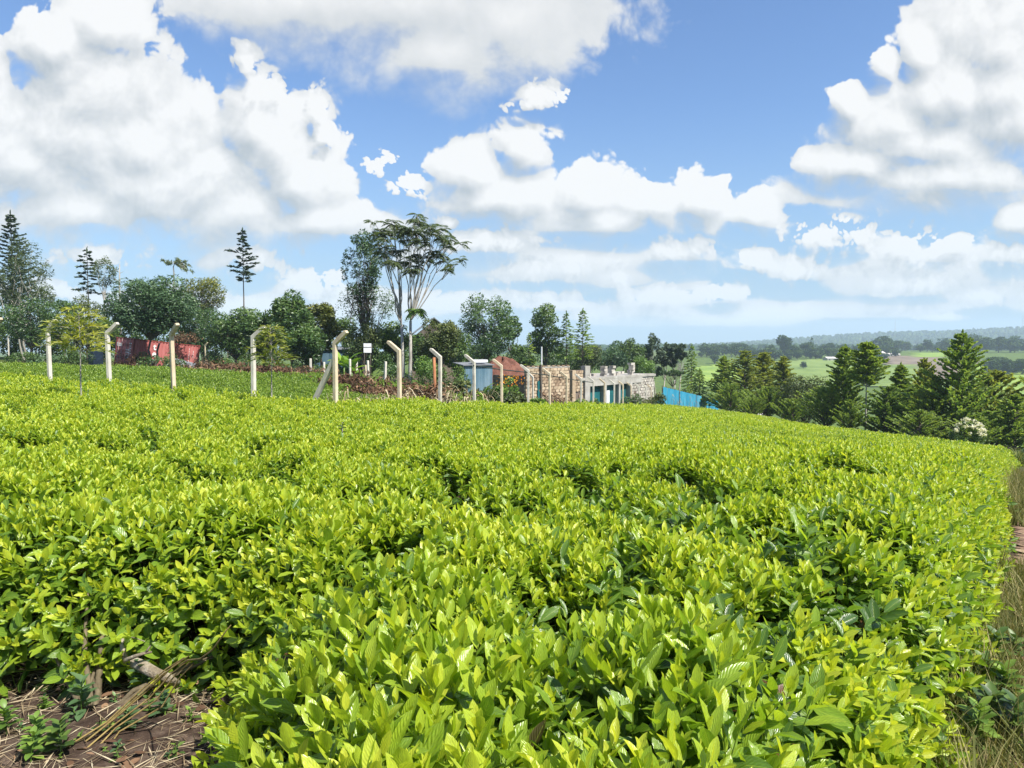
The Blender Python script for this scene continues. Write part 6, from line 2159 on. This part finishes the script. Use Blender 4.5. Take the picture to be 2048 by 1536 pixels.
r_ = np.random.default_rng(17)
C_ = MB()
n = 4200
x = r_.uniform(-2.9, -0.7, n); y = r_.uniform(1.9, 3.9, n)
z = ground(x, y) + 0.012 + np.abs(r_.normal(0, 0.012, n))
D_ = np.stack([r_.normal(size=n), r_.normal(size=n), r_.normal(0, .12, n)], -1)
cards(C_, np.stack([x, y, z], -1), D_, np.stack([r_.normal(0, .3, n), r_.normal(0, .3, n), np.ones(n)], -1), r_.uniform(.05, .20, n), r_.uniform(.0025, .006, n), r_.random(n))
o = C_.obj('straw_litter', M['straw'])
tag(o, 'pale straw and twig litter scattered over the bare soil at lower left', 'litter', kind='stuff')
C_ = MB()
n = 480
x = r_.uniform(-2.9, -0.7, n); y = r_.uniform(1.9, 3.9, n)
for i in range(n):
    az = r_.uniform(0, 6.28)
    leaf_into(C_, (x[i], y[i], gz(x[i], y[i]) + .015 + abs(r_.normal(0, .01))), (math.cos(az), math.sin(az), r_.normal(0.05, .15)), (r_.normal(0, .4), r_.normal(0, .4), 1), r_.uniform(.03, .075), r_.uniform(.012, .03), r_.uniform(-.6, .7), r_.uniform(0, .6), r_.random() * .8, ns=4, nx=2)
o = C_.obj('leaf_litter', M['dry_leaf'], smooth=True)
tag(o, 'brown fallen tea leaves lying on the bare soil at lower left', 'litter', kind='stuff')


C_ = MB()
n = 1500
x = r_.uniform(-3.0, -0.7, n); y = r_.uniform(1.7, 3.9, n)
for i in range(n):
    rr = r_.uniform(.004, .011) * (1 if r_.random() < .93 else 2.4)
    c = np.array([x[i], y[i], 0])
    o8 = np.array([(1, 0, 0), (0, 1, 0), (-1, 0, 0), (0, -1, 0), (0, 0, .8), (0, 0, -.6)]) * rr * r_.uniform(.6, 1.3, (6, 3)) + c
    C_.add(o8, tris=[(0, 1, 4), (1, 2, 4), (2, 3, 4), (3, 0, 4), (1, 0, 5), (2, 1, 5), (3, 2, 5), (0, 3, 5)], v=r_.random())
Vc = np.concatenate(C_.V); Vc[:, 2] += ground(Vc[:, 0], Vc[:, 1]) + 0.008
C_.V = [Vc]
M['clod'] = solid_mat('soil_clod', [(0.3, (0.035, 0.022, 0.015)), (0.5, (0.09, 0.06, 0.042)), (0.7, (0.17, 0.12, 0.09))], scale=30, bump=0.3)
o = C_.obj('soil_clods', M['clod'])
tag(o, 'dark crumbs and clods of soil on the bare patch at lower left', 'soil', kind='stuff')


def weed(u, v, size, label, seed, leafm='bluish_leaf', n=16, name='weed'):
    r = np.random.default_rng(seed)
    x, y = on_px(u, v)
    root = empty(name, (x, y, gz(x, y)), r.uniform(0, 6.28), label, 'weed', None)
    st = MB(); H = size * r.uniform(.8, 1.1)
    st.tube([(0, 0, -.02), (.01, 0, H * .5), (.015, .01, H)], [.004, .003, .002], n=4)
    st.obj('stem', M['light_leaf'], root, smooth=True)
    for k in range(n):
        t = .25 + .75 * k / n
        az = k * 2.4 + r.uniform(-.4, .4); th = math.radians(85 - 45 * t + r.uniform(-12, 12))
        L_ = size * (.62 - .3 * t) * r.uniform(.8, 1.2)
        mb = MB()
        leaf_into(mb, (.012 * t, .005, H * t), (math.sin(th) * math.cos(az), math.sin(th) * math.sin(az), math.cos(th)), (-math.cos(az) * .5, -math.sin(az) * .5, 1), L_, L_ * .5, r.uniform(.2, .7), .3, np.clip(r.normal(.55, .2), 0, 1), ns=5, nx=2)
        mb.obj('leaf', M[leafm], root, smooth=True)
    return root


for k, (u, v, s, lab, lm) in enumerate([(165, 1440, .17, 'broad-leaved green weed in the middle of the bare soil', 'bluish_leaf'), (250, 1470, .12, 'small weed beside the cut stems on the bare soil', 'bluish_leaf'),
                                        (80, 1500, .14, 'pale green weed at the lower left corner', 'light_leaf'), (60, 1530, .12, 'low ferny weed at the very bottom left', 'light_leaf'),
                                        (120, 1520, .15, 'leafy weed left of the bright foreground leaf', 'mid_leaf'), (285, 1400, .16, 'dusty green weed below the grey dead branch', 'bluish_leaf'),
                                        (240, 1330, .12, 'shaded weed tucked beside the dead branch', 'bluish_leaf'), (15, 1470, .13, 'slender weed cut by the left edge', 'light_leaf'),
                                        (330, 1440, .11, 'small weed under the foreground tea leaves', 'bluish_leaf'), (95, 1425, .07, 'tiny seedling on the dark soil below the left bush', 'light_leaf')]):
    weed(u, v, s, lab, 50 + k, lm)
for k, (u, v, s, lab) in enumerate([(1975, 1480, .24, 'dusty creeping weed at the lower right corner'), (2010, 1420, .22, 'pale dusty weed beside the path at lower right'), (1990, 1350, .2, 'broad-leaved weed leaning over the path'),
                                    (2035, 1500, .24, 'large dusty weed cut by the lower right edge'), (1950, 1510, .2, 'grey-green weed under the tea at lower right'), (1965, 1400, .2, 'weed with dusty leaves between tea and path'),
                                    (2025, 1330, .18, 'small weed growing on the footpath verge'), (1940, 1440, .18, 'dusty weed pressed against the tea edge')]):
    weed(u, v, s, lab, 80 + k, ['mid_leaf', 'light_leaf', 'mid_leaf'][k % 3], n=22)

for k in range(16):
    u_, v_ = r_.uniform(5, 390), r_.uniform(1395, 1530)
    w_ = weed(u_, v_, r_.uniform(.035, .09), 'tiny green seedling sprouting among the straw on the bare soil', 200 + k, ['light_leaf', 'mid_leaf', 'bluish_leaf'][k % 3], n=7, name='seedling')
    w_['group'] = 'seedlings on the bare soil'
# grey dead branch
a_ = on_px(250, 1352, .1)
M['dead_wood'] = solid_mat('lichened_wood', [(0.3, (0.10, 0.075, 0.05)), (0.5, (0.21, 0.175, 0.125)), (0.72, (0.40, 0.37, 0.30))], scale=14, bump=0.9, bdist=0.012)
root = empty('dead_branch', (a_[0], a_[1], gz(*a_)), 0, 'thick grey lichened dead branch lying by the bare soil', 'branch')
w0 = np.array([a_[0], a_[1], gz(*a_)])
def rp(u, v, Y): return np.array(PX(u, v, Y)) - w0
Yb = a_[1]
MB().tube([rp(245, 1318, Yb + .05), rp(262, 1322, Yb), rp(285, 1332, Yb - .02), rp(310, 1346, Yb - .04), rp(334, 1356, Yb - .02), rp(356, 1368, Yb + .05)], [.013, .022, .027, .025, .022, .019], n=10).obj('trunk', M['dead_wood'], root, smooth=True)
MB().tube([rp(252, 1322, Yb), rp(246, 1300, Yb - .02), rp(243, 1286, Yb), rp(249, 1272, Yb + .03)], [.014, .011, .009, .007], n=6).obj('branch', M['dead_wood'], root, smooth=True)
MB().tube([rp(252, 1320, Yb - .03), rp(272, 1312, Yb - .06), rp(290, 1306, Yb - .05), rp(303, 1304, Yb - .03)], [.011, .009, .007, .005], n=6).obj('branch', M['dead_wood'], root, smooth=True)
MB().tube([rp(290, 1306, Yb - .05), rp(298, 1296, Yb - .05), rp(301, 1291, Yb - .05)], [.006, .005, .003], n=5).obj('branch', M['dead_wood'], root, smooth=True)
MB().tube([rp(249, 1272, Yb + .03), rp(270, 1276, Yb), rp(290, 1283, Yb)], [.004, .003, .002], n=4).obj('branch', M['dead_wood'], root, smooth=True)
# bundle of long cut stems
M['cut_stem'] = solid_mat('ochre_stem', [(0.3, (0.16, 0.11, 0.035)), (0.7, (0.36, 0.27, 0.10))], scale=20, bump=0.3)
a_ = on_px(170, 1512)
root = empty('cut_stems', (a_[0], a_[1], gz(*a_)), 0, 'bundle of long ochre cut stems sloping up from the bare soil into the tea', 'stems')
w0 = np.array([a_[0], a_[1], gz(*a_)])
Ya = a_[1]
for k, (du, dv_) in enumerate([(0, 0), (8, 3), (-12, -8), (16, 10), (-20, 2), (5, -14)]):
    du, dv_ = du * 2.2, dv_ * 1.8
    MB().tube([rp(160 + du, 1508 + dv_, Ya + .01 * k), rp(225 + du * .4, 1452 + dv_ * .6, Ya + .10), rp(300 + du * .7, 1395 + dv_, Ya + .10), rp(345 + du * .4, 1345 + dv_ * .6, Ya + .08), rp(375 + du * .3, 1322 + dv_ * .4, Ya + .04)],
              [.0038, .0038, .0035, .003, .0025], n=5).obj('stem', M['cut_stem'], root, smooth=True)
a2 = MB().tube([rp(360, 1330, Ya), rp(375, 1320, Ya - .05), rp(400, 1318, Ya - .2), rp(425, 1300, Ya - .3), rp(452, 1262, Ya - .35), rp(462, 1250, Ya - .35)], [.0032, .0032, .003, .0028, .0024, .0016], n=5).obj('stem', M['cut_stem'], root, smooth=True)

# ------------------------------------------------------------------ haze over the valley
hz = MB().box((0, 0, 0), (1, 1, 1))
m, N, L = new_mat('valley_haze')
pv = N.new('ShaderNodeVolumePrincipled')
pv.inputs['Color'].default_value = (0.66, 0.82, 1.0, 1)
pv.inputs['Density'].default_value = 0.00022
pv.inputs['Anisotropy'].default_value = 0.0
on = N.new('ShaderNodeOutputMaterial'); L.new(pv.outputs[0], on.inputs['Volume'])
o = hz.obj('haze', m)
zs = [v for v in (-45.0, 185.0)]
o.scale = (9600, 9600, zs[1] - zs[0]); o.location = (0, 0, (zs[0] + zs[1]) / 2)
tag(o, 'thin bluish haze lying over the valley and ridge', 'haze', kind='stuff')
